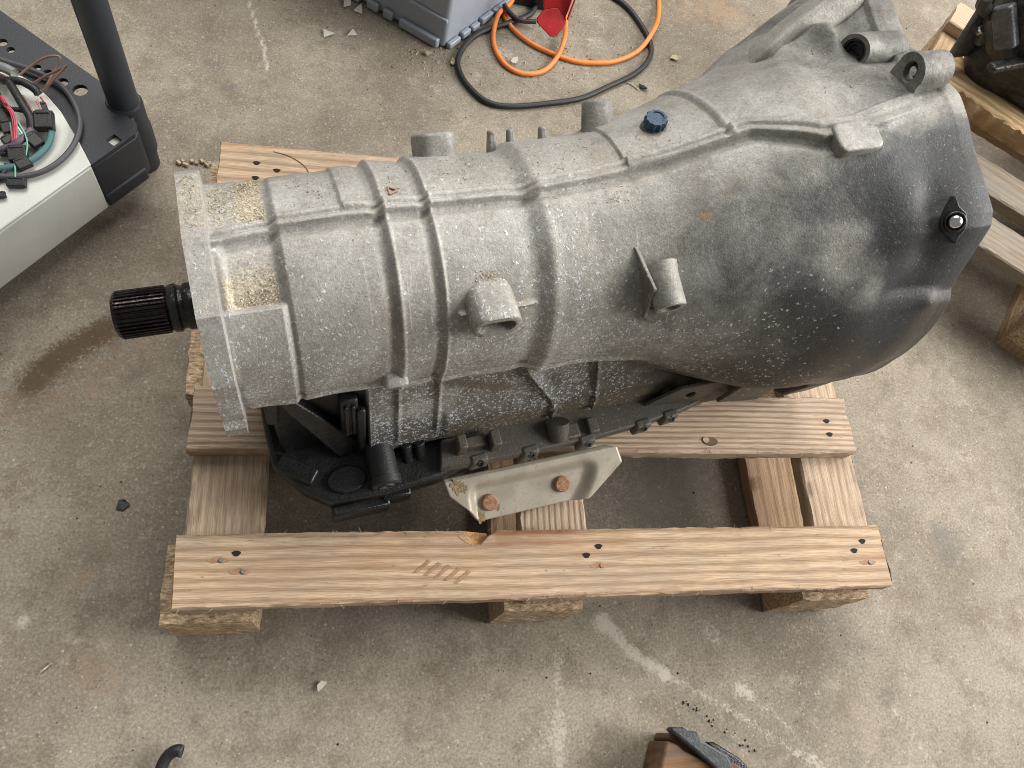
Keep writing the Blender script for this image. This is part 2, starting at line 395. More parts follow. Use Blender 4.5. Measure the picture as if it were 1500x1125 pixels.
def mat_chip():
    t = NT('pressed_chip_block')
    n = t.noise(1, 5, .75, t.mapped((160, 420, 420))); v = t.voro(170, t.mapped((1, 2.2, 2.2)), 'Color')
    s = t.n('ShaderNodeSeparateColor'); t.link(v, s.inputs[0])
    c = t.mix(s.outputs[0], (.48, .345, .215), (.74, .57, .39)); c = t.mix(t.step(n, .35, .65), t.mix(1, c, (.42, .38, .34), 'MULTIPLY'), c)
    t.bump(t.math('ADD', n, t.math('MULTIPLY', s.outputs[1], .6)), .002, .7)
    return t.out(c, .9, 0, .2)

M = {}
M['concrete'] = mat_concrete(); M['alu'] = mat_alu(); M['chip'] = mat_chip()
M['wood_front'] = mat_wood('wood_warm', (.58, .425, .285), (.31, .19, .11), 92, .34, .42, lines=.74)
M['wood_pink'] = mat_wood('wood_pink', (.54, .42, .305), (.285, .17, .11), 128, .20, .12, lines=.80)
M['wood_dark'] = mat_wood('wood_brown', (.36, .235, .145), (.20, .115, .065), 90, .05, .35)
M['wood_pale'] = mat_wood('wood_pale', (.50, .385, .275), (.38, .265, .175), 110, .14, .05, lines=.5)
M['wood_skid'] = mat_wood('wood_tan', (.40, .275, .165), (.26, .16, .09), 85, .12, .1, lines=.6)
M['wood_grey'] = mat_wood('wood_grey', (.255, .21, .155), (.155, .115, .08), 80, .65, 0, lines=.5)
M['wood_bark'] = mat_wood('wood_split', (.74, .54, .30), (.36, .21, .09), 45, .10, .5, lines=.7)
M['plastic'] = simple('black_oily_plastic', (.0085, .0088, .0095), .36, 0, .5, 40, .0007, 420, .16, (.048, .043, .038))
M['plastic_tray'] = simple('black_tray_plastic', (.022, .024, .029), .52, 0, .15, 14, .0004, 500, .10, (.06, .06, .065))
M['tube_paint'] = simple('dark_painted_tube', (.024, .029, .038), .45, 0, .12, 20, .0003, 700)
M['rubber'] = simple('black_rubber', (.014, .014, .015), .50, 0, .2, 50, .0004, 500, .15, (.09, .08, .07))
M['white'] = simple('white_panel', (.62, .62, .575), .42, 0, .05, 25, .0002, 600, .06, (.30, .28, .24))
M['bin'] = simple('grey_plastic_bin', (.30, .335, .39), .42, 0, .06, 12, .0002, 500, .08, (.35, .35, .36))
M['orange'] = simple('orange_cable', (.80, .235, .050), .45, 0, .10, 60, 0, 0, .12, (.36, .20, .10))
M['red'] = simple('red_plastic', (.38, .010, .014), .35, 0, .15, 30, .0002, 600, .10, (.30, .12, .10))
M['steel'] = simple('galvanised_steel', (.42, .372, .300), .40, .22, .14, 38, .00012, 600, .55, (.25, .185, .10))
M['rust'] = simple('rusty_bolt', (.33, .165, .095), .7, .1, .3, 220, .0012, 500)
M['chrome'] = simple('bright_steel', (.75, .75, .74), .16, 1, .05, 60)
M['nail'] = simple('nail_steel', (.22, .19, .16), .5, .6, .3, 300)
M['hole'] = simple('dark_nail_hole', (.012, .009, .007), .9)
M['shaft'] = simple('oily_steel', (.042, .032, .031), .14, .75, .45, 90, .0006, 300)
M['collar'] = simple('oily_collar', (.030, .030, .026), .22, .55, .5, 110, .0012, 260)
M['blue'] = simple('worn_blue_plastic', (.010, .050, .105), .45, 0, .5, 260, .0010, 400, .95, (.055, .055, .055))
M['engine'] = simple('oily_engine_metal', (.030, .028, .025), .42, .25, .45, 30, .003, 120, .25, (.13, .115, .09))
M['engine_pale'] = simple('engine_cast_metal', (.10, .105, .11), .40, .4, .3, 40, .001, 300, .2)
M['sawdust'] = simple('sawdust_grain', (.46, .39, .285), .9, 0, .5, 300)
M['copper'] = simple('brown_wire', (.26, .155, .105), .5, 0, .1, 60)
M['teal'] = simple('teal_cable', (.060, .150, .160), .5, 0, .1, 40)
M['grey_cable'] = simple('grey_cable', (.070, .068, .073), .5, 0, .15, 40)
M['pink'] = simple('pink_wire', (.52, .10, .14), .45); M['green'] = simple('green_wire', (.16, .42, .30), .45)
M['purple'] = simple('purple_tape', (.105, .070, .105), .5); M['silver'] = simple('silver_tube', (.62, .63, .63), .28, .85, .06)
M['paper'] = simple('paper_scrap', (.56, .52, .46), .9, 0, .12, 80); M['leaf'] = simple('dry_scrap', (.36, .29, .20), .9, 0, .3, 150)
M['strip'] = simple('worn_black_strip', (.050, .055, .058), .50, 0, .3, 60, .0006, 400, .35, (.15, .15, .15))
M['rusty_wood'] = mat_wood('rusty_block', (.150, .078, .034), (.055, .03, .014), 60, .3, .5)
M['ink'] = simple('raised_mark', (.30, .20, .15), .7)

M['groove'] = simple('cut_groove', (.33, .195, .115), .85, 0, .25, 200)
M['rust_scab'] = simple('rust_scab', (.25, .185, .095), .85, 0, .45, 260, .001, 500, .5, (.40, .36, .28))

# ------------------------------------------------------------------ floor
def seg_dist(X, Y, pts):
    d = np.full(X.shape, 9.)
    for (x0, y0), (x1, y1) in zip(pts[:-1], pts[1:]):
        dx, dy = x1-x0, y1-y0; t = np.clip(((X-x0)*dx+(Y-y0)*dy)/(dx*dx+dy*dy+1e-12), 0, 1)
        d = np.minimum(d, np.hypot(X-x0-t*dx, Y-y0-t*dy))
    return d
def build_floor():
    gx = np.concatenate([[-6, -3, -1.2, -.7], np.arange(-.5, 1.55, .006), [1.7, 2.2, 4, 7]])
    gy = np.concatenate([[-5, -2, -.8, -.5], np.arange(-.32, 1.32, .006), [1.5, 2, 3.5, 6]])
    X, Y = np.meshgrid(gx, gy, indexing='ij'); nx, ny = X.shape
    V = np.stack([X, Y, 0*X], -1).reshape(-1, 3)
    i = np.arange((nx-1)*(ny-1)); a = (i//(ny-1))*ny+i % (ny-1)
    F = np.stack([a, a+ny, a+ny+1, a+1], -1)
    me = bpy.data.meshes.new('floor'); me.vertices.add(len(V)); me.vertices.foreach_set('co', V.ravel())
    me.loops.add(F.size); me.loops.foreach_set('vertex_index', F.ravel().astype(np.int32)); me.polygons.add(len(F))
    me.polygons.foreach_set('loop_start', (np.arange(len(F))*4).astype(np.int32)); me.update()
    def blob(p, rx, ry=None, rot=0):
        ry = ry or rx; c, s_ = math.cos(rot), math.sin(rot); dx, dy = X-p[0], Y-p[1]
        return np.exp(-(((dx*c+dy*s_)/rx)**2+((-dx*s_+dy*c)/ry)**2))
    at = {k: np.zeros(X.shape) for k in ('brown', 'dark', 'tan', 'pale')}
    d = seg_dist(X, Y, [(-0.1389, 0.3809), (-0.1694, 0.3579), (-0.1989, 0.3300), (-0.2169, 0.2996)]); at['brown'] += .66*np.exp(-(d/.017)**2)
    d = seg_dist(X, Y, [(-0.1373, 0.3691), (-0.1824, 0.3239), (-0.2161, 0.2723)]); at['brown'] += .50*np.exp(-(d/.042)**2)
    d = seg_dist(X, Y, [(-0.0985, 0.3510), (-0.1708, 0.2733), (-0.2220, 0.2633)]); at['tan'] += .42*np.exp(-(d/.05)**2)
    for p, r_, k in (((-0.0549, 0.8483),.014,.7), ((-0.0250, 0.8021),.014,.75), ((-0.0981, 0.3142),.018,.62), ((-0.1088, 0.4367),.022,.5), ((1.0192, 0.0688),.030,.7), ((0.7140, -0.0400),.020,.55), ((0.8591, -0.1199),.014,.65),
                     ((0.3623, -0.0412),.040,.42), ((0.4669, -0.0052),.030,.45), ((0.9226, -0.0530),.05,.42), ((0.5574, 0.1389),.10,.55), ((0.6247, 0.1871),.06,.5), ((0.1940, 0.1156),.12,.55), ((0.4509, 0.9105),.014,.5), ((0.4834, 0.9074),.012,.5),  # the large soft blobs below the deck paint the pallet's shade
                     ((0.1029, 0.6367),.02,.4), ((-0.1256, 0.0688),.03,.35), ((0.0783, -0.1036),.018,.5), ((0.8254, -0.0661),.045,.4), ((0.2727, 0.7822),.03,.35), ((0.6228, 1.0015),.07,.42), ((0.4199, 0.9938),.06,.5), ((1.1357, 0.3859),.012,.5), ((0.8086, -0.0132),.03,.4), ((1.0058, 0.1048),.02,.5), ((1.2772, 1.1432),.08,.4), ((-0.0576, 0.7678),.01,.5), ((0.3598, 1.0085),.05,.35)):
        at['dark'] += k*blob(p, r_*1.25, r_, .6)
    rng = random.Random(5)
    for _ in range(90):
        at['dark'] += rng.uniform(.25, .75)*blob((rng.uniform(-.45, 1.45), rng.uniform(-.3, 1.25)), rng.uniform(.004, .013))
    for p, r_, k in (((0.8600, 1.1198),.05,.7), ((-0.0958, -0.0420),.035,.55), ((-0.1316, 0.0613),.018,.55), ((0.7708, 1.0954),.05,.45), ((0.8181, -0.1484),.07,.32), ((0.3232, -0.0740),.09,.25)):
        at['tan'] += k*blob(p, r_*1.4, r_, -.4)
    for pts, w, k in (([(-0.0131, 1.0000), (0.0064, 0.9340), (0.0196, 0.8913), (0.0287, 0.8462)], .0034, .95), ([(0.4845, -0.0083), (0.5183, -0.0482), (0.5569, -0.0757)], .0085, .95), ([(0.5569, -0.0757), (0.6469, -0.1263), (0.7437, -0.1941)], .0055, .62),
                      ([(0.8667, -0.1351), (0.8905, -0.1729), (0.9033, -0.2052)], .004, .6), ([(0.4293, -0.0282), (0.4206, -0.0867), (0.4150, -0.1675)], .010, .45), ([(0.6282, -0.0776), (0.7014, -0.1335), (0.7492, -0.1906)], .006, .4), ([(0.9591, -0.0722), (0.9868, -0.1167)], .004, .35)):
        at['pale'] += k*np.exp(-(seg_dist(X, Y, pts)/w)**2)
    for p, r_, k in (((-0.1755, 0.0132),.009,.9), ((0.6317, -0.0324),.016,.6), ((0.6614, -0.0995),.014,.55), ((0.4012, -0.1378),.03,.4), ((0.2961, 0.8431),.02,.4), ((0.4169, 0.9449),.025,.5), ((0.5832, 0.9952),.025,.5), ((0.3662, 0.8829),.012,.5), ((0.4773, 0.9381),.012,.5), ((1.3277, 0.8624),.05,.3), ((0.4820, -0.0140),.014,.6)):
        at['pale'] += k*blob(p, r_)
    at['dark'] += .8*np.exp(-(seg_dist(X, Y, [(0.5794, -0.1108), (0.5999, -0.1336), (0.6252, -0.1535), (0.6651, -0.1728)])/.0042)**2)
    for k, v in at.items():
        q = me.attributes.new(k, 'FLOAT', 'POINT'); q.data.foreach_set('value', np.clip(v, 0, 1.2).ravel().astype(np.float32))
    o = put('floor', me, M['concrete']); tag(o, None, None, kind='structure')
build_floor()

# ------------------------------------------------------------------ gearbox
gb = thing('automatic_gearbox', 'big dirty cast aluminium gearbox lying on the bare wooden pallet in the middle', 'gearbox', (AX0[0], AX0[1], .144), YAW)
LP = lambda s, lat, up: (s, lat, up+ZA)                     # gearbox frame: along the axis, sideways (away +), up from the axis
def build_casing():
    dense = lambda a, b, d: np.arange(a, b, d)
    S = np.concatenate([dense(.068, .0845, .002), dense(.0845, .0885, .0004), dense(.0885, .128, .0016), dense(.128, .140, .0007), dense(.140, .186, .0018), dense(.186, .1985, .0005),
                        dense(.1985, .216, .0014), dense(.216, .230, .0007), dense(.230, .250, .0014), dense(.250, .270, .0007), dense(.270, .332, .0016), dense(.332, .364, .0010),
                        dense(.364, .434, .0014), dense(.434, .442, .0006), dense(.442, .524, .0014), dense(.524, .540, .0007), dense(.540, .726, .0015), dense(.726, .7335, .0006), [.742, .744, .745]])
    T = np.concatenate([dense(0, 78, 1.0), dense(78, 98, .35), dense(98, 122, .9), dense(122, 130, .4), dense(130, 196, .8), dense(196, 232, .5), dense(232, 308, 2), dense(308, 346, .8), dense(346, 360, 1)])
    SS, TT = np.meshgrid(S, T, indexing='ij'); R = casing_radius(SS, TT)
    # hand-cast unevenness
    rs = np.random.RandomState(3); un = 0*R
    for _ in range(26):
        k1, k2, ph = rs.uniform(6, 70), rs.randint(1, 9), rs.uniform(0, 6.28)
        un += np.sin(SS*k1*6.28*.25+ph+k2*np.radians(TT))*.00016
    R = R+un*(SS > .09)
    R[-1] -= .0015
    V = axis_point(SS, TT, R); n, m = R.shape
    i = np.arange((n-1)*m); a = i//m; b = i % m; b2 = (b+1) % m
    F = np.stack([a*m+b, a*m+b2, (a+1)*m+b2, (a+1)*m+b], -1)
    V = np.concatenate([V.reshape(-1, 3), [[S[0], 0, ZA], [S[-1]-.02, 0, ZA]]])
    j = np.arange(m); j2 = (j+1) % m; c0, c1 = n*m, n*m+1
    tri = np.concatenate([np.stack([0*j+c0, j2, j], -1), np.stack([0*j+c1, (n-1)*m+j, (n-1)*m+j2], -1)])
    me = bpy.data.meshes.new('casing'); me.vertices.add(len(V)); me.vertices.foreach_set('co', V.ravel())
    me.loops.add(F.size+tri.size); me.loops.foreach_set('vertex_index', np.concatenate([F.ravel(), tri.ravel()]).astype(np.int32))
    me.polygons.add(len(F)+len(tri))
    me.polygons.foreach_set('loop_start', np.concatenate([np.arange(len(F))*4, F.size+np.arange(len(tri))*3]).astype(np.int32))
    me.update(); me.validate(); me.shade_smooth(); me.set_sharp_from_angle(angle=math.radians(55))
    # wear and grime of the part, darker tones, and painted shade beside the ribs
    lat = R*np.cos(np.radians(TT)); up = R*np.sin(np.radians(TT))
    def blob(s, t, rs_, rt): return np.exp(-((SS-s)/rs_)**2-((TT-t)/rt)**2)
    near = sst(TT, 196, 206)*(1-sst(TT, 330, 345))
    skirt = near*sst(SS, .19, .20)
    oil = (.66+.22*sst(TT, 218, 226))*skirt*(1-.3*blob(.25, 219, .06, 6)) + .62*blob(.485, 61, .020, 7) + .42*blob(.400, 141, .03, 8) + .40*blob(.244, 122, .009, 5)
    oil += .62*blob(.572, 158, .055, 14) + .68*sst(SS, .42, .56)*sst(TT, 166, 190)*(1-near) + .35*blob(.45, 160, .06, 15) + .40*blob(.655, 170, .03, 22) + .45*blob(.70, 205, .05, 30)
    oil += .40*(blob(.725, 66, .02, 6)+blob(.69, 62, .02, 5)+blob(.71, 75, .02, 5)) + .25*blob(.50, 118, .03, 8)
    oil += .85*sst(SS, .692, .716)*sst(TT, 134, 160)*(1-sst(TT, 330, 345)) + .55*sst(TT, 180, 205)*sst(SS, .60, .67)
    slate = .46*sst(SS, .60, .70)*sst(TT, 86, 104) + .52*sst(SS, .62, .72)*sst(TT, 96, 122) + 1.0*sst(TT, 172, 198)*sst(SS, .56, .65) + .65*sst(TT, 135, 165)*sst(SS, .675, .705) + .34*sst(SS, .47, .60)*sst(TT, 95, 110) + .34*sst(SS, .60, .66)*(1-sst(TT, 86, 90))
    slate += .34*sst(SS, .36, .44)*sst(TT, 95, 112) + .12*sst(SS, .34, .40) + .16*sst(SS, .50, .62) + .22*sst(SS, .67, .72)*sst(TT, 90, 105) - .62*blob(.618, 132, .030, 15) - .55*blob(.652, 146, .018, 13) - .28*blob(.585, 108, .03, 6) + .35*sst(TT, 172, 200)*sst(SS, .56, .62) - .25*blob(.62, 78, .03, 6)
    salt = 1.15*sst(TT, 140, 186)*(1-sst(SS, .44, .56)) + .22*sst(TT, 118, 160)*(1-sst(SS, .40, .48)) + .30*blob(.375, 128, .04, 25) + .10*skirt - .5*near + 1.25*skirt*blob(.235, 221.5, .042, 3.6)
    salt += .42*blob(.50, 190, .10, 10) + .22*blob(.56, 160, .05, 20) + .10*(SS < .4) + .25*blob(.64, 200, .08, 16)
    salt *= 1-.75*blob(.47, 182, .05, 14)
    recess = sst(SS, .0872, .092)*(1-sst(SS, .128, .134))
    sand = recess*((.26+.50*sst(SS, .098, .130))*sst(TT, 40, 60)*(1-sst(TT, 80, 87)) + .62*sst(TT, 103, 122)*(1-sst(TT, 124.5, 126)) + .30*sst(TT, 94, 100)*(1-sst(TT, 122, 125)))
    sand += .30*(SS < .0872)*(1-sst(TT, 80, 97))*sst(TT, 35, 60) + .22*(SS < .0872)*blob(.08, 120, .02, 10)
    sc = np.interp(SS, SEAM_S, SEAM_T)
    sand += .20*(TT < sc)*(TT > 40)*(1-sst(SS, .52, .60)) + .10*(TT >= sc)*(TT < 130)*(SS < .5) + .30*blob(.60, 99, .022, 4) + .18*sst(SS, .38, .42)*blob(.44, 100, .05, 25)
    rust = .42*np.exp(-((TT-sc-9)/3.2)**2)*sst(SS, .35, .37)*(1-sst(SS, .46, .50)) + .78*blob(.4955, 112.5, .008, 2.6) + .65*blob(.302, 127, .014, 2.2) + .6*blob(.276, 141, .008, 1.6) + .6*blob(.330, 139.5, .008, 1.5)
    rust += .25*blob(.20, 95, .05, 4) + .30*blob(.46, 130, .012, 4) + .55*skirt*blob(.262, 211, .006, 8) + .30*blob(.69, 127, .008, 4) + .35*np.exp(-((TT-sc-7)/2.5)**2)*blob(.28, 92, .05, 9)
    dirt = .30*skirt*(1-sst(TT, 216, 222)) + .75*np.exp(-((TT-sc+7)/3)**2)*sst(SS, .59, .60)*.6 + .75*skirt*blob(.375, 203, .045, 4) + .8*skirt*np.exp(-((TT-(209+(SS-.27)*110))/2.2)**2)*sst(SS, .262, .27)*(1-sst(SS, .33, .36)) + .8*skirt*sst(TT, 223, 225)*sst(SS, .27, .28)+.9*skirt*(1-sst(TT, 204, 208))*sst(SS, .355, .365)*(1-sst(SS, .42, .43)) + .4*recess*blob(.128, 105, .01, 14)
    dirt += .7*blob(.61, 58, .025, 3.5) + .6*blob(.675, 64, .02, 3) + .55*blob(.43, 168, .04, 4) + .55*np.exp(-((TT-189)/3.5)**2)*(SS > .10)*(1-sst(SS, .42, .5)) + .6*blob(.30, 178, .03, 4)
    dirt += .30*(bump(SS, .2165, .004)+bump(SS, .2545, .004)+.8*bump(SS, .339, .007)+bump(SS, .1375, .005))*(TT > 95)*(1-near) + .30*np.exp(-((TT-sc-5.5)/2)**2)*(SS > .14)  # painted shade on the ribs' left sides; brown dust line under the seam
    for k, v in dict(oil=oil, slate=slate, salt=salt, sand=sand, rust=rust, dirt=dirt).items():
        q = me.attributes.new(k, 'FLOAT', 'POINT')
        q.data.foreach_set('value', np.concatenate([np.clip(v, 0, 1.3).ravel(), [0, 0]]).astype(np.float32))
    put('casing', me, M['alu'], gb)
build_casing()

def attrs(o, **k):
    for a, v in k.items():
        q = o.data.attributes.new(a, 'FLOAT', 'POINT'); q.data.foreach_set('value', np.full(len(o.data.vertices), v, np.float32))
    return o
def frame(axis, up=(0, 0, 1)):
    """columns: x across, y up-ish, z along axis"""
    z = Vector(axis).normalized(); x = Vector(up).cross(z).normalized(); y = z.cross(x); return x, y, z
def extrude(mb, c, axis, poly, h0, h1, up=(0, 0, 1)):
    x, y, z = frame(axis, up); c = Vector(c)
    mb.prism(poly, lambda a, b, h: c+x*a+y*b+z*h, h0, h1)
def hollow(mb, c, axis, outer, inner, depth, length, up=(0, 0, 1)):
    """boss with a blind hole in its end"""
    x, y, z = frame(axis, up); c = Vector(c); n = len(outer)
    P = lambda q, h: [c+x*a+y*b+z*h for a, b in q]
    k = [(a*.93, b*.93) for a, b in outer]
    mb.loft([P([(a*1.12, b*1.12) for a, b in outer], -.006), P(outer, .004), P(outer, length-.0015), P(k, length), P(inner, length), P(inner, length-depth)])

# slotted boss, round boss with fin, pads and lugs cast on the case
b = MB(); hollow(b, LP(.298, -.062, .0675), (0, -1, .06), rrect(.043, .0285, .0125, 5), rrect(.033, .0165, .008, 5), .014, .0385)
attrs(part('slotted_boss', b, M['alu'], gb, angle=50), salt=.35)
b = MB(); hollow(b, LP(.4555, -.077, .0815), (.0, -1, -.22), circ(0, 0, .0142, n=30), circ(0, 0, .0088, n=30), .016, .0345)
attrs(part('round_boss', b, M['alu'], gb, angle=50), oil=.42, dirt=.15)
b = MB()
pts = [(.4315, -.045, .085), (.4315, -.0585, .0975), (.4400, -.0965, .0875), (.4425, -.1045, .0470), (.4425, -.088, .040)]
b.add([LP(s-.0017, l, u) for s, l, u in pts]+[LP(s+.0017, l, u) for s, l, u in pts], [(0, 1, 2, 3, 4), (9, 8, 7, 6, 5)]+[(i, (i+1) % 5, 5+(i+1) % 5, 5+i) for i in range(5)])
b.add([LP(.4425, -.099, .058), LP(.462, -.105, .060), LP(.462, -.112, .047), LP(.4425, -.106, .0465), LP(.4425, -.09, .05), LP(.462, -.095, .052), LP(.462, -.098, .042), LP(.4425, -.09, .040)],
      [(0, 1, 2, 3), (7, 6, 5, 4), (0, 4, 5, 1), (1, 5, 6, 2), (2, 6, 7, 3), (3, 7, 4, 0)])
attrs(part('fin', b, M['alu'], gb, .0008), oil=.55, salt=.2)
b = MB(); extrude(b, LP(.6305, -.021, .150), (-.05, -.10, 1), rrect(.029, .044, .007, 4), 0, .0270, up=(1, 0, 0))
attrs(part('cast_pad', b, M['alu'], gb, .0022, 3), slate=.25)
b = MB(); extrude(b, LP(.289, .085, .066), (0, .80, .66), rrect(.044, .036, .012, 5), -.012, .0185, up=(1, 0, 0))
attrs(part('square_lug', b, M['alu'], gb, .003, 3), slate=.35)
b = MB(); b.lathe(LP(.449, .075, .070), (.0, .74, .67), [(0, .020), (.016, .0155), (.039, .0145), (.0415, .0125), (.042, .0001)], 28)
attrs(part('round_lug', b, M['alu'], gb, angle=60), slate=.45)
for s, h in ((.343, .0085), (.362, .0095), (.394, .009)):
    b = MB(); b.box(LP(s, .0865, .0725), (.0075, .013, .022), Matrix.Rotation(math.radians(-42), 3, 'X'), .3)
    attrs(part('cast_tab', b, M['alu'], gb, .0015), slate=.4)
b = MB(); extrude(b, LP(.2175, -.088, -.012), (0, -.75, -.5), rrect(.032, .022, .004, 3), -.004, .0125, up=(1, 0, 0))
attrs(part('cast_tab', b, M['alu'], gb, .002), sand=.35, dirt=.5, salt=.4)
# raised triangular casting mark on the upper face
b = MB(); c0 = Vector(LP(.2335, .0225, .1030)); 
for p, q in (((-.006, -.004), (.006, -.0035)), ((.006, -.0035), (-.001, .0065)), ((-.001, .0065), (-.006, -.004))):
    p, q = [(k[0]*.72, k[1]*.72) for k in (p, q)]; A = c0+Vector((p[1], p[0], -.22*p[0])); B = c0+Vector((q[1], q[0], -.22*q[0])); b.cyl(A, B, .0009, n=8)
part('casting_mark', b, M['ink'], gb)
# upper bell ear with its through hole and bolt
b = MB(); out = [(-.022, -.028), (.021, -.028), (.0175, -.006)]+[(.0185*math.cos(math.radians(a)), .0185*math.sin(math.radians(a))) for a in range(0, 181, 15)]+[(-.020, -.008)]
x_, z_ = Vector((0, -1, .12)).normalized(), Vector((0, .12, 1)).normalized(); c0 = Vector(LP(.701, .0275, .192))
b.plate(out, [circ(0, 0, .0082, .0105, 24)], lambda a, q, h: c0+x_*a*.92+z_*q*.92+Vector((h, 0, 0)), 0, .034)
attrs(part('bell_ear', b, M['alu'], gb, .0025, 3), slate=.55)
b = MB(); b.lathe(LP(.712, .0275, .1925), (-1, 0, .0), [(0, .0079), (.003, .0074), (.008, .004), (.0085, .0001)], 20); part('bolt', b, M['chrome'], gb)
b = MB(); ax_ = Vector((-1, -.42, .30)).normalized(); x0 = ax_.cross(Vector((0, 0, 1))).normalized(); z0 = x0.cross(ax_).normalized(); c0 = Vector(LP(.681, .0770, .1690))
ro, ri = circ(0, 0, .0165, n=28), circ(0, 0, .0115, n=28); P = lambda q, h: [c0+x0*a+z0*w+(-ax_*h if h < .02 else Vector((h, 0, 0))) for a, w in q]
b.loft([P(ro, .044), P(ro, .004), P(circ(0, 0, .0155, n=28), 0), P(ri, 0), P(ri, .015)])
attrs(part('bolt_tunnel', b, M['alu'], gb, angle=50), slate=.5, oil=.35)
for r0, r1, h in ((.0112, .0092, .001), (.0078, .0062, .003)):
    b = MB(); b.loft([P(circ(0, 0, r0, n=24), h+.006), P(circ(0, 0, r0, n=24), h), P(circ(0, 0, r1, n=24), h), P(circ(0, 0, r1, n=24), h+.006)], False); part('bolt_sleeve', b, M['plastic'], gb)
# near corner bolt in its black eye shaped pocket
pc = Vector(LP(.7025, -.1095, .1555)); pa = Vector((-.50, -.52, .69)).normalized()
ex, ey, ez = frame(pa, (0, .8, .6))
eye = [(a*.74, q*.74) for a, q in [(0, .0295), (-.009, .0165), (-.0145, .006), (-.0155, -.003), (-.012, -.012), (-.004, -.0195), (.0035, -.0275), (.006, -.019), (.0125, -.011), (.0145, -.001), (.0125, .009), (.005, .017)]]
b = MB(); b.prism(eye, lambda a, q, h: pc+ex*a+ey*q+ez*h, -.012, .0018); part('bolt_pocket', b, M['rubber'], gb, .0008)
b = MB(); b.lathe(pc, pa, [(.0005, .0092), (.0042, .0092), (.0048, .0084), (.0042, .0074), (.001, .0072)], 30, False); part('bolt_sleeve', b, M['plastic'], gb, angle=60)
b = MB(); b.lathe(pc, pa, [(.001, .0064), (.005, .0061), (.0075, .0040), (.0080, .0001)], 26); part('bolt', b, M['chrome'], gb, angle=60)
b = MB(); b.tube([axis_point(np.array([q]), np.array([w_]), casing_radius(np.array([q]), np.array([w_]))+.0002)[0] for q, w_ in ((.7385, 112.2), (.7365, 113.6), (.7372, 115.0), (.7345, 116.2))], .0009, 6, 4); part('chalk_mark', b, M['white'], gb)
# lip at the foot of the bell
b = MB(); pl = [(-.150, -.120), (-.139, -.170), (-.129, -.181), (-.104, -.176), (-.085, -.120)]
b.prism(pl, lambda a, q, h: LP(h, a, q), .706, .744); attrs(part('bell_foot', b, M['alu'], gb, .003), oil=1.1, slate=.6)
# crisp outer ridge running up to the far corner of the bell
b = MB(); rings = []
for k in range(25):
    s_ = .600+.140*k/24; th_ = float(np.interp(s_, [.600, .66, .74], [48.5, 49.5, 49.0])); e_ = min(1, k/4+.3)
    r_ = float(pchip([.598, .612, .647, .68, .74], [.1700, .1765, .2010, .2205, .2500], np.array(s_))); t_ = math.radians(th_); ra = Vector((-.40, math.cos(t_), math.sin(t_))).normalized(); ta = ra.cross(Vector((.84, .42, .34))).normalized()
    c_ = Vector(LP(s_, r_*math.cos(t_), r_*math.sin(t_))); rings.append([c_+ta*a*e_+ra*(q*e_-.010) for a, q in rrect(.030, .030, .005, 3)])
b.loft(rings); attrs(part('bell_ridge', b, M['alu'], gb, angle=45), slate=.2)
# blue plug
pb, px_ = Vector(LP(.4835, .0535, .1125)), Vector((-.12, .05, 1)).normalized()
b = MB(); b.lathe(pb, px_, [(-.004, .0135), (.003, .0120), (.006, .0098)], 24); attrs(part('plug_seat', b, M['alu'], gb), oil=.7)
b = MB(); ex, ey, ez = frame(px_, (1, 0, 0)); n = 48
ring = lambda r, d, h: [pb+ex*((r+d*math.cos(i*2*math.pi/n*12))*math.cos(2*math.pi*i/n))+ey*((r+d*math.cos(i*2*math.pi/n*12))*math.sin(2*math.pi*i/n))+ez*h for i in range(n)]
b.loft([ring(.0098, .0007, .005), ring(.0100, .0009, .013), ring(.0093, .0005, .0150), ring(.0070, 0, .0152), ring(.0064, 0, .0142)]); part('breather_plug', b, M['blue'], gb, angle=50)

# output shaft with splines
n = 34*6; b = MB()
def spl(s, dep, r=.0208):
    out = []
    for i in range(n):
        a = 2*math.pi*i/n; k = i % 6; rr = r-(dep if k in (0, 1, 2) else 0)
        out.append(LP(s, rr*math.cos(a), rr*math.sin(a)))
    return out
b.loft([spl(-.002, .0, .0172), spl(.0005, .0005, .0195), spl(.0022, .0019), spl(.036, .0019), spl(.040, .0008), spl(.0412, 0, .0188)]); sh = part('output_shaft', b, M['shaft'], gb, angle=28)
b = MB(); b.lathe(LP(.040, 0, 0), (1, 0, 0), [(0, .0165), (.0008, .0185), (.003, .0205), (.0085, .0212), (.0105, .0190), (.0135, .0188), (.016, .0205), (.024, .0208), (.030, .0185), (.040, .027), (.048, .027)], 36); part('shaft_collar', b, M['collar'], sh)

# oil pan and what hangs underneath
b = MB(); near = [(.097, -.070), (.099, -.106), (.125, -.141), (.148, -.158), (.205, -.160), (.262, -.155), (.30, -.146), (.45, -.139), (.56, -.126), (.60, -.09)]
poly = near+[(s, -l) for s, l in reversed(near)]; cen = (.33, 0)
sc = lambda k, d=0: [(cen[0]+(a-cen[0])*k, (q)*k) for a, q in poly]
b.loft([[LP(a, q, -.192) for a, q in sc(.955)], [LP(a, q, -.188) for a, q in sc(.975)], [LP(a, q, -.168) for a, q in sc(1)], [LP(a, q, -.152) for a, q in sc(1)], [LP(a, q, -.149) for a, q in sc(.985)]])
pan = part('oil_pan', b, M['plastic'], gb, .002)
b = MB()                                   # sloping rear wall, ribs and shoulders in the dark hollow under the tail
b.add([LP(.103, -.070, -.045), LP(.20, -.086, -.045), LP(.205, -.092, -.150), LP(.112, -.098, -.150), LP(.103, .07, -.045), LP(.20, .07, -.045), LP(.205, .07, -.150), LP(.112, .07, -.150)],
      [(0, 1, 2, 3), (7, 6, 5, 4), (0, 4, 5, 1), (1, 5, 6, 2), (2, 6, 7, 3), (3, 7, 4, 0)])
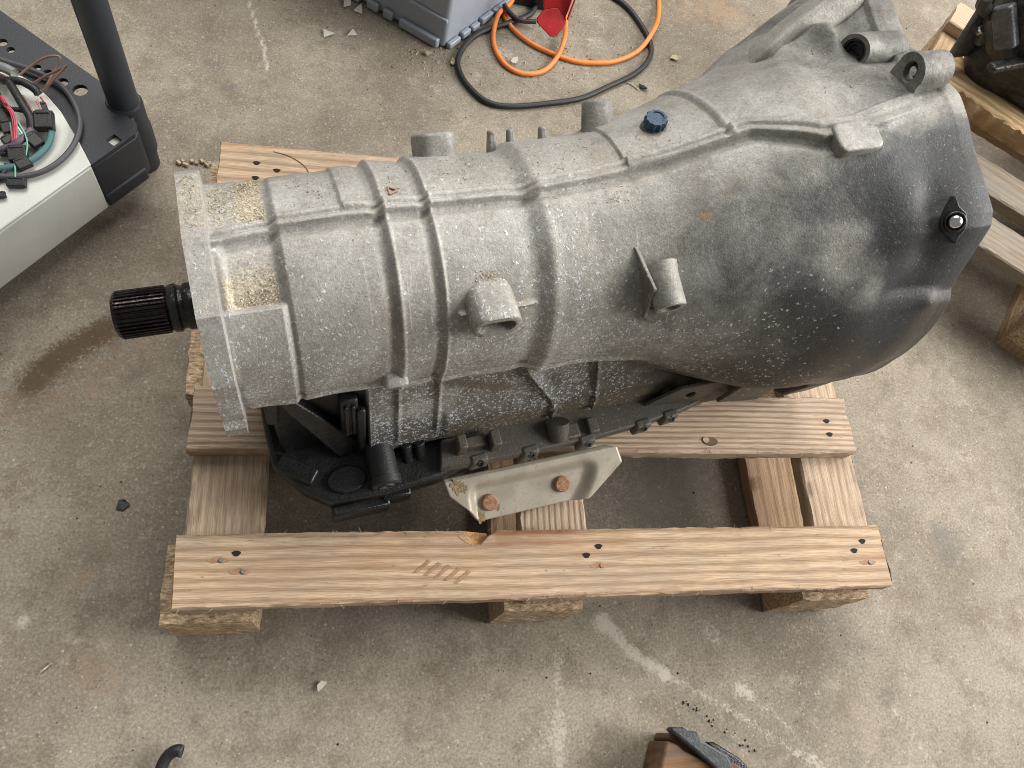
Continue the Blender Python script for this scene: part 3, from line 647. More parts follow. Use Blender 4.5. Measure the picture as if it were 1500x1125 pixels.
part('valve_body', b, M['plastic'], gb, .002)
b = MB(); b.add([LP(.112, -.080, -.055), LP(.130, -.084, -.055), LP(.196, -.108, -.147), LP(.165, -.115, -.149), LP(.112, -.066, -.06), LP(.130, -.066, -.06), LP(.196, -.08, -.150), LP(.165, -.08, -.150)],
      [(0, 1, 2, 3), (7, 6, 5, 4), (0, 4, 5, 1), (1, 5, 6, 2), (2, 6, 7, 3), (3, 7, 4, 0)])
part('gusset', b, M['plastic'], gb, .0025)
for p, s_, sz in ((LP(.178, -.088, -.085), None, (.017, .022, .060)), (LP(.108, -.078, -.072), None, (.012, .016, .035)), (LP(.1885, -.099, -.105), None, (.009, .018, .075))):
    b = MB(); b.box(p, sz, Matrix.Rotation(math.radians(-12), 3, 'X')); part('connector', b, M['plastic'], gb, .0025)
b = MB(); b.box(LP(.1745, -.1005, -.082), (.004, .004, .048), Matrix.Rotation(math.radians(-12), 3, 'X')); b.box(LP(.181, -.1005, -.082), (.003, .004, .048), Matrix.Rotation(math.radians(-12), 3, 'X')); part('connector_rib', b, M['plastic'], gb, .001)
b = MB(); b.box(LP(.122, -.118, -.147), (.040, .018, .010), Matrix.Rotation(math.radians(-38), 3, 'Z')); part('pan_shoulder', b, M['plastic'], gb, .002)
b = MB(); b.prism(circ(.168, -.138, .020, .014, 28), lambda a, q, h: LP(a, q, h), -.152, -.144); part('drain_cover', b, M['plastic'], gb, .0015)
b = MB(); b.box(LP(.178, -.163, -.178), (.060, .012, .026)); b.box(LP(.216, -.158, -.172), (.030, .012, .024)); part('pan_edge_block', b, M['plastic'], gb, .0025)
b = MB(); b.lathe(LP(.205, -.110, -.137), (0, -1, -.08), [(0, .0145), (.036, .0145), (.0365, .0160), (.044, .0160), (.046, .0140), (.0455, .009), (.041, .009)], 30); part('drain_plug', b, M['rubber'], gb)
b = MB(); b.lathe(LP(.205, -.110, -.137), (0, -1, -.08), [(.040, .0085), (.0465, .0080), (.0465, .0045), (.043, .0045)], 24); part('plug_insert', b, M['strip'], gb)
for s in (.232, .246):
    b = MB(); b.cyl(LP(s, -.118, -.132), LP(s+.002, -.140, -.170), .006, .0065, 16); part('pipe_stub', b, M['plastic'], gb, .001)
# rail of bolt tabs along the pan
b = MB(); b.prism([(.262, -.150), (.36, -.1520), (.43, -.1510), (.50, -.1465), (.55, -.1405), (.60, -.1300), (.632, -.1150), (.60, -.100), (.27, -.118)], lambda a, q, h: LP(a, q, h), -.1535, -.1385); attrs(part('pan_rail', b, M['alu'], gb, .002), oil=1.3, dirt=.12)
for s, l in ((.305, -.145), (.362, -.1475), (.428, -.1485), (.4985, -.144), (.535, -.140)):
    b = MB(); b.box(LP(s, l-.002, -.1475), (.022, .012, .021), Matrix.Rotation(.06+.35*max(0, s-.42), 3, 'Z'), .12); t_ = attrs(part('rail_tab', b, M['alu'], gb, .003, 3), oil=1.25, dirt=.1)
    b = MB(); b.lathe(LP(s, l-.007, -.1405), (0, -.6, .8), [(0, .0042), (.0018, .0040), (.0019, .0022), (.0008, .0020)], 14); part('bolt', b, M['plastic'], t_)
for s, l, u, sx, sy, sz in ((.287, -.132, -.131, .010, .016, .030), (.303, -.131, -.133, .022, .012, .012), (.3235, -.134, -.131, .011, .018, .024), (.405, -.140, -.137, .030, .016, .012), (.437, -.138, -.140, .012, .018, .018), (.283, -.142, -.150, .006, .012, .022), (.278, -.146, -.160, .016, .006, .008)):
    b = MB(); b.box(LP(s, l, u), (sx, sy, sz)); attrs(part('casing_clip', b, M['alu'], gb, .0018), oil=1.1, dirt=.62)
b = MB(); b.lathe(LP(.397, -.128, -.128), (0, -.75, -.66), [(0, .013), (.020, .0115), (.021, .010), (.0205, .0065), (.012, .006)], 24); attrs(part('casing_lug', b, M['alu'], gb), oil=1.1, dirt=.4)
# thin dust plates under the joint of case and bell
f3 = lambda a, q, h: Vector(LP(a, -.1315-.10*(a-.55)+h, q))
b = MB(); b.plate([(.500, -.148), (.560, -.152), (.600, -.140), (.612, -.112), (.575, -.085), (.535, -.095)], [circ(.5545, -.1165, .0055, .0085, 18, .4)], f3, 0, .004)
attrs(part('dust_plate', b, M['alu'], gb, .0008), oil=1.2)
b = MB(); b.plate([(.588, -.125), (.640, -.128), (.652, -.085), (.60, -.075)], [], f3, -.009, -.004)
attrs(part('dust_plate', b, M['alu'], gb, .0012), oil=.85, salt=.1)

# pressed steel bracket bolted under the near side
def bracket():
    nu, nv = 90, 44; T_, B_ = (-.154, -.170), (-.203, -.198)
    def edge(v):
        l = np.interp(v, [0, .34, .80, 1], [.268, .272, .296, .302]); r = np.interp(v, [0, .08, .40, .96, 1], [.462, .474, .478, .436, .432]); return l, r
    b = MB(); vs = []
    nrm = Vector((0, -(T_[1]-B_[1]), (T_[0]-B_[0]))).normalized()
    nrm = Vector((0, -.50, .87))
    for j in range(nv+1):
        v = j/nv; l, r = edge(v)
        for i in range(nu+1):
            s = l+(r-l)*i/nu; la = T_[0]+(B_[0]-T_[0])*v; up = T_[1]+(B_[1]-T_[1])*v
            d = float(sst(s, .292+.03*max(0, .5-v)**1.5, .303+.03*max(0, .5-v)**1.5)*(1-sst(s, .437-.028*v*v-.10*max(0, .5-v)**2, .453-.022*v*v-.10*max(0, .5-v)**2))*sst(v, .16, .40))
            h = -.0085*d - .004*float(1-sst(v, 0, .07))
            vs.append(Vector(LP(s, la, up))+nrm*h)
    b.add(vs, [(j*(nu+1)+i, (j+1)*(nu+1)+i, (j+1)*(nu+1)+i+1, j*(nu+1)+i+1) for j in range(nv) for i in range(nu)])
    o = part('mounting_bracket', b, M['steel'], gb, angle=60)
    q = o.modifiers.new('sheet', 'SOLIDIFY'); q.thickness = .0035; q.offset = -1
    attrs(o, x=0)
    rr = np.random.RandomState(4)
    for s, v, ra in ((.281, .17, .010), (.288, .22, .007), (.300, .80, .006), (.305, .92, .008), (.326, .80, .005)):
        p = Vector(LP(s, T_[0]+(B_[0]-T_[0])*v, T_[1]+(B_[1]-T_[1])*v))-nrm*(.0086 if s > .295 else -.0002)
        ex, ey, ez = frame(nrm, (1, 0, 0)); m = MB(); k = rr.uniform(.5, 1.1, 18)
        m.prism([(ra*k[i]*math.cos(i*math.pi/9), .7*ra*k[i]*math.sin(i*math.pi/9)) for i in range(18)], lambda a, q, h: p+ex*a+ey*q+ez*h, -.001, .0004); part('rust_scab', m, M['rust_scab'], o)
    for s, v in ((.3165, .66), (.4035, .62)):
        p = Vector(LP(s, T_[0]+(B_[0]-T_[0])*v, T_[1]+(B_[1]-T_[1])*v))-nrm*.0088
        m = MB(); m.lathe(p, nrm, [(0, .0095), (.0038, .0093), (.0052, .0078), (.0054, .0001)], 26); part('bolt_head', m, M['rust'], o)
bracket()

# sawdust and grit lying in the hollows
def grit():
    rng = random.Random(11); b = MB()
    zones = [(.089, .131, 52, 82, 380), (.112, .131, 48, 84, 480), (.072, .083, 52, 86, 110), (.097, .131, 117, 124.5, 130), (.100, .131, 107, 124.5, 110), (.15, .50, 55, 82, 420), (.62, .70, 60, 80, 150), (.36, .45, 92, 100, 120), (.287, .315, 122, 130, 60)]
    for s0, s1, t0, t1, n in zones:
        S_ = np.array([rng.uniform(s0, s1) for _ in range(n)]); T_ = np.array([rng.uniform(t0, t1) for _ in range(n)])
        P_ = axis_point(S_, T_, casing_radius(S_, T_)+.0003)
        for p in P_:
            r = rng.uniform(.0004, .0010); R = Matrix.Rotation(rng.uniform(0, 6), 3, Vector((rng.random(), rng.random(), rng.random()+.1)).normalized())
            b.add([Vector(p)+R @ Vector(q)*r for q in ((1, 0, -.5), (-.6, .8, -.5), (-.6, -.8, -.5), (.1, 0, .9))], [(0, 2, 1), (0, 1, 3), (1, 2, 3), (2, 0, 3)])
    o = part('sawdust', b, M['sawdust'], gb); o['kind'] = 'stuff'
grit()

# ------------------------------------------------------------------ pallets
def plank_mesh(name, L, w, t, seed, rough=.0009, notch=None, chew=.0):
    rng = np.random.RandomState(seed); n = max(24, int(L/.009)); b = MB(); sec = []
    r = .0022; hy, hz = w/2, t/2
    prof = [(-hy+r, -hz), (hy-r, -hz), (hy, -hz+r), (hy, 0), (hy, hz-r), (hy-r, hz), (hy*.5, hz), (0, hz), (-hy*.5, hz), (-hy+r, hz), (-hy, hz-r), (-hy, 0), (-hy, -hz+r)]
    m = len(prof); ph = rng.uniform(0, 6.28, (6,)); fr = rng.uniform(4, 30, (6,))
    rings = []
    for i in range(n+1):
        x = -L/2+L*i/n; ring = []
        sway = sum(math.sin(fr[k]*x+ph[k]) for k in range(3))*.0005
        for j, (y, z) in enumerate(prof):
            e = rng.normal(0, rough*.45, 3); yy, zz = y, z
            if abs(y) > hy-.004: yy += sway+e[0]; zz += e[1]*.7
            if notch:
                for cx, wx, dep, side in notch:
                    k = max(0, 1-abs(x-cx)/wx)
                    if k > 0 and y*side > hy-.004: yy -= side*dep*min(1, k*2.2); 
            xx = x
            if i in (0, n): xx += rng.normal(0, .0012)
            ring.append((xx, yy, zz))
        rings.append(ring)
    b.loft(rings); return b.mesh(name, 40)
def nail_at(board, x, y, kind, top):
    if kind == 'hole':
        b = MB(); b.prism([(x+.0042*math.cos(a)*(1+.25*math.sin(3*a)), y+.003*math.sin(a)) for a in [i*math.pi/6 for i in range(12)]], lambda a, q, h: (a, q, top+h), -.002, .0005); part('nail_hole', b, M['hole'], board)
    else:
        b = MB(); b.prism([(x+.011*math.cos(q)-.003, y+.0030*math.sin(q)*(1+.3*math.sin(5*q))) for q in [k*math.pi/8 for k in range(16)]], lambda a, q, h: (a, q, top+h), -.002, .0003); part('nail_stain', b, M['groove'], board)
        b = MB(); b.lathe((x, y, top), (.15, .25, 1), [(-.001, .0030), (.0004, .0030), (.0010, .0024), (.0010, .0001)], 12); part('nail', b, M['nail' if kind == 'nail' else 'rust'], board)
def board(name, pal, x0, x1, y0, y1, z0, z1, mat, seed, along='x', label=None, **k):
    L = (x1-x0) if along == 'x' else (y1-y0); w = (y1-y0) if along == 'x' else (x1-x0)
    o = put(name, plank_mesh(name, L, w, z1-z0, seed, **k), M[mat], pal)
    o.location = ((x0+x1)/2, (y0+y1)/2, (z0+z1)/2)
    if along == 'y': o.rotation_euler = (0, 0, math.pi/2)
    if label: o['label'] = label
    return o
def chip_block(pal, x0, x1, y0, y1, z0, z1, seed):
    rng = random.Random(seed); bm = bmesh.new(); bmesh.ops.create_cube(bm, size=1)
    bmesh.ops.subdivide_edges(bm, edges=bm.edges[:], cuts=7, use_grid_fill=True)
    for v in bm.verts:
        c = v.co; e = sum(abs(abs(q)-.5) < 1e-4 for q in c)
        v.co = Vector((c.x*(x1-x0), c.y*(y1-y0), c.z*(z1-z0)))*(1-.012*(e-1))+Vector([rng.gauss(0, .0006) for _ in range(3)])
    me = bpy.data.meshes.new('block'); bm.to_mesh(me); bm.free()
    o = put('block', me, M['chip'], pal); o.location = ((x0+x1)/2, (y0+y1)/2, (z0+z1)/2); return o

pal = thing('wooden_pallet', 'bare new looking wooden pallet carrying the gearbox in the middle', 'pallet')
fb = board('deck_board', pal, .0, .8, .0, .0735, .122, .144, 'wood_front', 1, notch=[(.306-.4, .0145, .0135, 1)])
q = fb.data.attributes.new('resin', 'FLOAT', 'POINT')
q.data.foreach_set('value', np.array([max(0, min(1, (v.co.x+.082)/.01))*max(0, 1-max(0, v.co.x+.02)/.10)*max(0, (v.co.y-.002)/.034) for v in fb.data.vertices], np.float32))
b2 = board('deck_board', pal, .0, .797, .165, .2405, .122, .144, 'wood_pink', 2)
b3 = board('deck_board', pal, .002, .799, .334, .405, .122, .144, 'wood_pink', 3)
b4 = board('deck_board', pal, .0, .8, .502, .574, .122, .144, 'wood_front', 4)
for x, y, k in ((.0445, .047, 'nail'), (.066, .0352, 'nail'), (.0582, .0535, 'hole'), (.4265, .044, 'hole'), (.4415, .0535, 'hole'), (.443, .0325, 'rust'), (.7735, .0535, 'hole'), (.7595, .0425, 'hole'), (.777, .0285, 'nail')):
    nail_at(fb, x-.4, y-.0368, k, .011)
for x, y in ((.764, .208), (.764, .190)): nail_at(b2, x-.3985, y-.2028, 'hole', .011)
for x, y in ((.045, .545), (.070, .536), (.045, .522)): nail_at(b4, x-.4, y-.538, 'hole', .011)
# saw grooves and a pale resin pocket on the front board, a knot on the second
for i in range(5):
    b = MB(); x = .2360+i*.0105-.4; b.prism([(x, -.001-.003*i), (x+.0042, -.0012-.003*i), (x+.0195, .0105-.003*i), (x+.0160, .0125-.003*i)], lambda a, q, h: (a, q-.006, .0112+h), -.003, .0004)
    part('saw_groove', b, M['groove'], fb)
b = MB(); b.add([(.285-.4, .0372, .0095), (.3185-.4, .0372, -.0060), (.3200-.4, .0215, .0020), (.309-.4, .0160, .0112), (.292-.4, .0240, .0114), (.285-.4, .0300, .0114), (.285-.4, .0372, -.0105), (.3185-.4, .0372, -.0105), (.3200-.4, .0215, -.0105)], [(0, 1, 2, 3, 4, 5), (0, 6, 7, 1), (1, 7, 8, 2)])
part('split_face', b, simple('raw_split_wood', (.42, .215, .085), .8, 0, .3, 120, .002, 400), fb)
b = MB(); b.prism([(x, y-.0375) for x, y in circ(.5985-.3985, .011, .0095, .0055, 18)], lambda a, q, h: (a, q+.0025, .0112+h), -.002, .0006); part('knot', b, M['rusty_wood'], b2)
b = MB(); b.prism([(x, y-.0375) for x, y in circ(.5925-.3985, .0135, .0042, .0038, 14)], lambda a, q, h: (a, q+.002, .0118+h), -.002, .0006); part('knot', b, M['wood_pale'], b2)
for x0, x1, m in ((.003, .081, 'wood_pale'), (.360, .4385, 'wood_pink'), (.7275, .8045, 'wood_pale')):
    board('stringer_board', pal, x0, x1, .002, .572, .1, .1217, m, int(x0*900)+7, 'y')
    board('bottom_board', pal, x0-.018, x1-.0125, .010, .566, .0005, .022, 'wood_skid', int(x0*900)+9, 'y')
    for y0, y1 in ((-.008, .075), (.245, .33), (.498, .578)):
        chip_block(pal, x0-.021, x1-.007, y0, y1, .0222 if y0 > 0 else .001, .0998, int(x0*99+y0*999))
b = MB(); b.tube([(-.400+.064, .0275, .0109), (-.400+.085, .0215, .0112), (-.400+.103, .0085, .0112), (-.400+.111, -.006, .0110)], .0007, 6, 6); part('crack', b, M['rusty_wood'], b4)
q = b4.data.attributes.new('resin', 'FLOAT', 'POINT'); q.data.foreach_set('value', np.full(len(b4.data.vertices), .22, np.float32))
rng = random.Random(8)
b = MB()                                        # loose fibres on the sawn edges
for _ in range(150):
    x = rng.uniform(.0, .8); y = rng.choice([.0735, .0, .165, .2405]); p = Vector((x, y, .1435)); d = Vector((rng.uniform(-1, 1), rng.choice([-1, 1])*.7, rng.uniform(-.1, .7))).normalized()*rng.uniform(.002, .007)
    b.cyl(p, p+d, .00035, .0001, 4)
o = part('wood_fibre', b, M['wood_pale'], pal); o['kind'] = 'stuff'

# second pallet on the right, with the oily unit standing on it
e1, e2 = Vector((.8, -.6, 0)), Vector((.6, .8, 0)); org = e1*.374+e2*1.06
pr = thing('wooden_pallet', 'worn grey wooden pallet at the right edge under the dark oily engine part', 'pallet', org, math.atan2(-.6, .8))
board('deck_board', pr, .0, .8, .0, .070, .122, .144, 'wood_grey', 21); board('deck_board', pr, .0, .8, .113, .183, .122, .144, 'wood_grey', 22)
board('deck_board', pr, -.005, .8, .252, .325, .122, .146, 'wood_skid', 23, label='bright split rough plank'); board('deck_board', pr, .0, .8, .455, .525, .122, .144, 'wood_pale', 24)
lg = board('split_log', pr, .03, .8, .232, .318, .1465, .180, 'wood_bark', 25, rough=.004)
for x0, x1 in ((.002, .085), (.355, .44), (.715, .798)):
    board('stringer_board', pr, x0, x1, .0, .525, .1, .1217, 'wood_skid', int(x0*70)+31, 'y'); board('bottom_board', pr, x0, x1, .0, .525, .0005, .022, 'wood_skid', int(x0*70)+33, 'y')
    for y0, y1 in ((.0, .085), (.22, .30), (.44, .525)): chip_block(pr, x0, x1, y0, y1, .0222, .0998, int(x0*88+y0*333))
for x, y in ((.075, .49), (.09, .475)): 
    b = MB(); b.prism(circ(x, y, .0042, .003, 10), lambda a, q, h: (a, q, .1442+h), -.002, .0004); part('nail_hole', b, M['hole'], pr)

def lump(name, par, c, size, seed, mat, amp=.12, sub=4):
    bm = bmesh.new(); bmesh.ops.create_icosphere(bm, subdivisions=sub, radius=1); rs = np.random.RandomState(seed); K = rs.uniform(-4, 4, (7, 3)); ph = rs.uniform(0, 6, 7)
    for v in bm.verts:
        d = v.co.normalized(); k = 1+amp*sum(math.sin(K[i] @ np.array(d)+ph[i]) for i in range(7))/3
        q = Vector([math.copysign(abs(x)**.72, x) for x in d])*k; v.co = Vector((q.x*size[0], q.y*size[1], q.z*size[2]))
    me = bpy.data.meshes.new(name); bm.to_mesh(me); bm.free(); me.shade_smooth()
    return put(name, me, M[mat], par, loc=c)
en = thing('oily_engine_part', 'dark oily engine part with flange plates on the grey pallet at the top right corner', 'engine part', Vector((1.3200, 0.8717, 0.1460)), math.atan2(-.6, .8))
K = en.matrix_basis.inverted() if False else (Matrix.Translation(en.location) @ Matrix.Rotation(math.atan2(-.6, .8), 4, 'Z')).inverted()
W = lambda p: K @ Vector(p)
lump('body', en, W((1.2606, 0.8214, 0.2200)), (.115, .085, .070), 4, 'engine', .10, 5)
lump('lower_body', en, W((1.2773, 0.7736, 0.2050)), (.135, .050, .030), 5, 'engine', .10, 5)
lump('upper_body', en, W((1.2002, 0.8042, 0.3300)), (.09, .10, .09), 6, 'engine', .14, 5)
fl0, fl1 = W((1.1265, 0.8312, 0.2000)), W((1.1208, 0.8514, 0.3000))
def bar(name, p, q, w, t, mat, bev=.003):
    p, q = Vector(p), Vector(q); z = (q-p).normalized(); x = z.cross(Vector((0, 0, 1))).normalized(); y = z.cross(x)
    b = MB(); b.prism(rrect(w, t, min(w, t)*.3, 3), lambda a, c, h: p+x*a+y*c+z*h, 0, (q-p).length); return part(name, b, M[mat], en, bev)
bar('flange_plate', fl0, fl1, .045, .010, 'engine_pale'); bar('flange_plate', W((1.1393, 0.8369, 0.2300)), W((1.1205, 0.8325, 0.3300)), .030, .022, 'engine_pale')
bar('rib', W((1.1135, 0.8088, 0.2600)), W((1.1544, 0.7681, 0.2800)), .012, .020, 'engine'); bar('rib', W((1.0875, 0.7273, 0.2700)), W((1.1571, 0.7436, 0.2800)), .016, .012, 'engine'); bar('housing_edge', W((1.0792, 0.7858, 0.3300)), W((1.1080, 0.7503, 0.2900)), .02, .03, 'engine_pale')
b = MB(); b.lathe(W((1.1259, 0.8335, 0.2500)), (.2, -.5, .8), [(0, .009), (.008, .009), (.010, .007), (.011, .0001)], 16); part('bolt_head', b, M['chrome'], en)
b = MB(); b.tube([W((1.0921, 0.8061, 0.3000)), W((1.0420, 0.7793, 0.3300)), W((1.0183, 0.7612, 0.3600))], .010, 10, 6); part('hose', b, M['rubber'], en)
b = MB(); b.box((0, 0, 0), (.060, .036, .016), Matrix.Rotation(.2, 3, 'Y')); o = part('grey_wedge', b, M['wood_grey'], None, .003, loc=Vector((1.1697, 0.8123, 0.1580)), rot=(0, 0, math.atan2(-.6, .8)))
tag(o, 'small weathered wooden wedge between the dark engine part and the split log', 'wedge')

# ------------------------------------------------------------------ trolley on the left
ZT = .12
tr = thing('workshop_trolley', 'low black and white trolley tray with an upright dark tube at its corner', 'trolley', (-0.1287, 0.6467, -0.0000))
O_ = Vector((-0.1287, 0.6467, -0.0000)); TL = lambda p: Vector(p)-O_
fz = lambda a, q, h: TL((a, q, h))
pA, pB, pC, pD = (-0.1517, 0.5422), (-0.2343, 0.4388), (-0.1529, 0.6706), (-0.2963, 0.7812)
dirF = (Vector(pA)-Vector(pB)).normalized(); dirB = (Vector(pC)-Vector(pD)).normalized()
cor = [(-0.1253, 0.6282), (-0.1132, 0.6218), (-0.1107, 0.6019)]
backL = Vector(pD)-dirB*.35; frontL = Vector(pB)-dirF*.35
curve = [(-0.3365, 0.6288), (-0.3089, 0.6798), (-0.2800, 0.6909), (-0.2606, 0.6787), (-0.2377, 0.6646), (-0.2153, 0.6427), (-0.1978, 0.6213), (-0.1717, 0.5784)]
black = [tuple(backL), tuple(pD), tuple(pC), (-0.1340, 0.6328), (-0.1089, 0.6133), (-0.1090, 0.5944), tuple(pA)]+[tuple(Vector(p)) for p in reversed(curve)]
holes = [circ(*(-0.1816, 0.6586), .0092, n=22), circ(*(-0.2039, 0.6688), .0070, n=20), circ(*(-0.2231, 0.6817), .0060, n=18), circ(*(-0.2371, 0.6891), .0052, n=18), circ(*(-0.2720, 0.7145), .0050, n=18), circ(*(-0.2839, 0.7258), .0065, n=18)]
sq = Vector((-0.1315, 0.5830)); u_ = Vector((dirF.x, dirF.y))*.0068; v_ = Vector((dirB.x, dirB.y))*.0068
holes.append([tuple(sq+u_+v_), tuple(sq-u_+v_), tuple(sq-u_-v_), tuple(sq+u_-v_)])
b = MB(); b.plate(black, holes, fz, ZT-.006, ZT); part('tray_frame', b, M['plastic_tray'], tr)
def wall(name, pts, z0, z1, mat, bev=.002, off=0.0, t=.006):
    P = [Vector(p) for p in pts]; b = MB(); out = []
    for i, p in enumerate(P):
        d = (P[min(i+1, len(P)-1)]-P[max(i-1, 0)]).normalized(); nn = Vector((d.y, -d.x)); out.append((p+nn*off, p-nn*t))
    rings = [[fz(a.x, a.y, z0), fz(a.x, a.y, z1), fz(c_.x, c_.y, z1), fz(c_.x, c_.y, z0)] for a, c_ in out]
    b.loft(rings); return part(name, b, M[mat], tr, bev)
wall('tray_side', [pA, (-0.1090, 0.5944), (-0.1065, 0.6069)], .040, ZT-.0065, 'plastic_tray')
wall('tray_lip', [tuple(Vector(pA)+Vector((dirF.y, -dirF.x))*.003), tuple(Vector((-0.1090, 0.5944))+Vector((dirF.y, -dirF.x))*.003)], .036, .058, 'plastic_tray', .003)
white = [tuple(frontL), tuple(pB), tuple(Vector(pA)-dirF*.0008)]+[tuple(Vector(p)+Vector((-.0006, -.0004))) for p in reversed(curve)]
b = MB(); b.plate(white, [], fz, ZT-.0028, ZT+.0012); part('tray_panel', b, M['white'], tr, .0015)
wall('tray_panel_side', [tuple(frontL), tuple(pB), tuple(Vector(pA)-dirF*.0008)], .035, ZT-.0030, 'white', .002, .0004)
b = MB(); pp = Vector((-0.2519, 0.4608, 0.0850)); b.lathe(TL(pp), (dirF.y, -dirF.x, 0), [(-.01, .011), (.006, .011), (.008, .009), (.008, .0001)], 24); part('side_cap', b, M['plastic_tray'], tr)
ft = Vector((0, 0, 0))
b = MB(); b.lathe((0, 0, 0), (0, 0, 1), [(.001, .0215), (.030, .0215), (.034, .0245), (.075, .0245), (.079, .0230), (.118, .0228), (.122, .0205), (.122, .0160)], 36); part('corner_socket', b, M['plastic_tray'], tr)
wall('corner_web', [(-0.1090, 0.5944), tuple(Vector((O_.x, O_.y))+Vector((dirF.y, -dirF.x))*.015), tuple(Vector((O_.x, O_.y))+Vector((dirF.y, -dirF.x))*.015+dirF*.012)], .036, ZT-.006, 'plastic_tray', .004)
b = MB(); b.cyl((0, 0, .095), (0, 0, .90), .0188, n=40); part('upright_tube', b, M['tube_paint'], tr)
b = MB(); b.lathe((0, 0, 0), (0, 0, 1), [(.0005, .019), (.002, .0205), (.012, .0205)], 30); part('foot', b, M['rubber'], tr)

sq = sq+Vector((-dirF.y, dirF.x))*.006
b = MB(); b.plate([tuple(sq+u_*1.7+v_*1.7), tuple(sq-u_*1.7+v_*1.7), tuple(sq-u_*1.7-v_*1.7), tuple(sq+u_*1.7-v_*1.7)], [], fz, ZT-.0095, ZT-.0065); part('white_insert', b, M['white'], tr)
# wiring loom lying on the tray
wl = thing('wiring_loom', 'tangled wiring loom with black connectors and coloured wires heaped on the white tray', 'wiring loom', (-0.2321, 0.5970, 0.1215))
WO = Vector((-0.2321, 0.5970, 0.1215)); w = lambda *ps: [Vector(p)-WO for p in ps]
def cable(name, pts, r, mat, n=10, par=None): 
    b = MB(); b.tube(w(*pts), r, n, 8); return part(name, b, M[mat], par or wl, angle=80)
cable('cable', [(-0.3031, 0.7034, 0.1270), (-0.2773, 0.6899, 0.1270), (-0.2397, 0.6771, 0.1280), (-0.2057, 0.6599, 0.1270), (-0.1842, 0.6333, 0.1270), (-0.1714, 0.5994, 0.1270), (-0.1732, 0.5647, 0.1270), (-0.1863, 0.5360, 0.1270), (-0.2057, 0.5175, 0.1270), (-0.2302, 0.5100, 0.1270), (-0.2663, 0.5094, 0.1270)], .0034, 'grey_cable', 14)
cable('cable', [(-0.2051, 0.6052, 0.1340), (-0.1991, 0.5763, 0.1310), (-0.2022, 0.5574, 0.1280), (-0.2126, 0.5385, 0.1280), (-0.2289, 0.5255, 0.1280), (-0.2603, 0.5161, 0.1270)], .0042, 'teal', 14)
cable('wire', [(-0.2476, 0.6597, 0.1350), (-0.2339, 0.6693, 0.1420), (-0.2193, 0.6758, 0.1500), (-0.2056, 0.6772, 0.1550), (-0.1980, 0.6759, 0.1540), (-0.2039, 0.6672, 0.1450), (-0.2132, 0.6500, 0.1360), (-0.2185, 0.6464, 0.1320)], .0015, 'copper')
cable('wire', [(-0.2326, 0.6438, 0.1350), (-0.2166, 0.6495, 0.1450), (-0.1983, 0.6523, 0.1560), (-0.1853, 0.6560, 0.1630)], .0015, 'copper'); cable('wire', [(-0.1853, 0.6560, 0.1630), (-0.1977, 0.6443, 0.1540), (-0.2109, 0.6376, 0.1420), (-0.2230, 0.6304, 0.1340)], .0015, 'copper')
cable('wire', [(-0.2361, 0.6248, 0.1380), (-0.2226, 0.6029, 0.1400), (-0.2170, 0.5839, 0.1380), (-0.2207, 0.5712, 0.1340)], .0013, 'copper')
for i, (dx, m) in enumerate(((0, 'pink'), (3, 'pink'), (-3, 'red'), (1.5, 'purple'))):
    cable('wire', [Vector(p)+Vector((.0007*dx, 0, 0)) for p in ((-0.2586, 0.6199, 0.1400), (-0.2490, 0.6030, 0.1420), (-0.2401, 0.5905, 0.1440), (-0.2347, 0.5729, 0.1420), (-0.2346, 0.5521, 0.1360), (-0.2358, 0.5430, 0.1320))], .0010, m, 7)
for pts, m in (([(-0.2417, 0.5791, 0.1400), (-0.2385, 0.5655, 0.1380), (-0.2352, 0.5434, 0.1340), (-0.2293, 0.5210, 0.1310), (-0.2268, 0.5050, 0.1300)], 'green'), ([(-0.2331, 0.5805, 0.1420), (-0.2233, 0.5647, 0.1410), (-0.2192, 0.5521, 0.1380), (-0.2198, 0.5377, 0.1330)], 'green'), ([(-0.2177, 0.6180, 0.1420), (-0.2107, 0.6079, 0.1420), (-0.2054, 0.5997, 0.1400)], 'green'), ([(-0.2182, 0.6137, 0.1430), (-0.2131, 0.6044, 0.1420), (-0.2134, 0.5976, 0.1400)], 'pink'), ([(-0.2147, 0.6207, 0.1430), (-0.2101, 0.6135, 0.1420), (-0.2099, 0.6057, 0.1410)], 'red'), ([(-0.2321, 0.5750, 0.1400), (-0.2295, 0.5626, 0.1390)], 'green'), ([(-0.2361, 0.5789, 0.1410), (-0.2256, 0.5632, 0.1400)], 'white')):
    cable('wire', pts, .0010, m, 7)
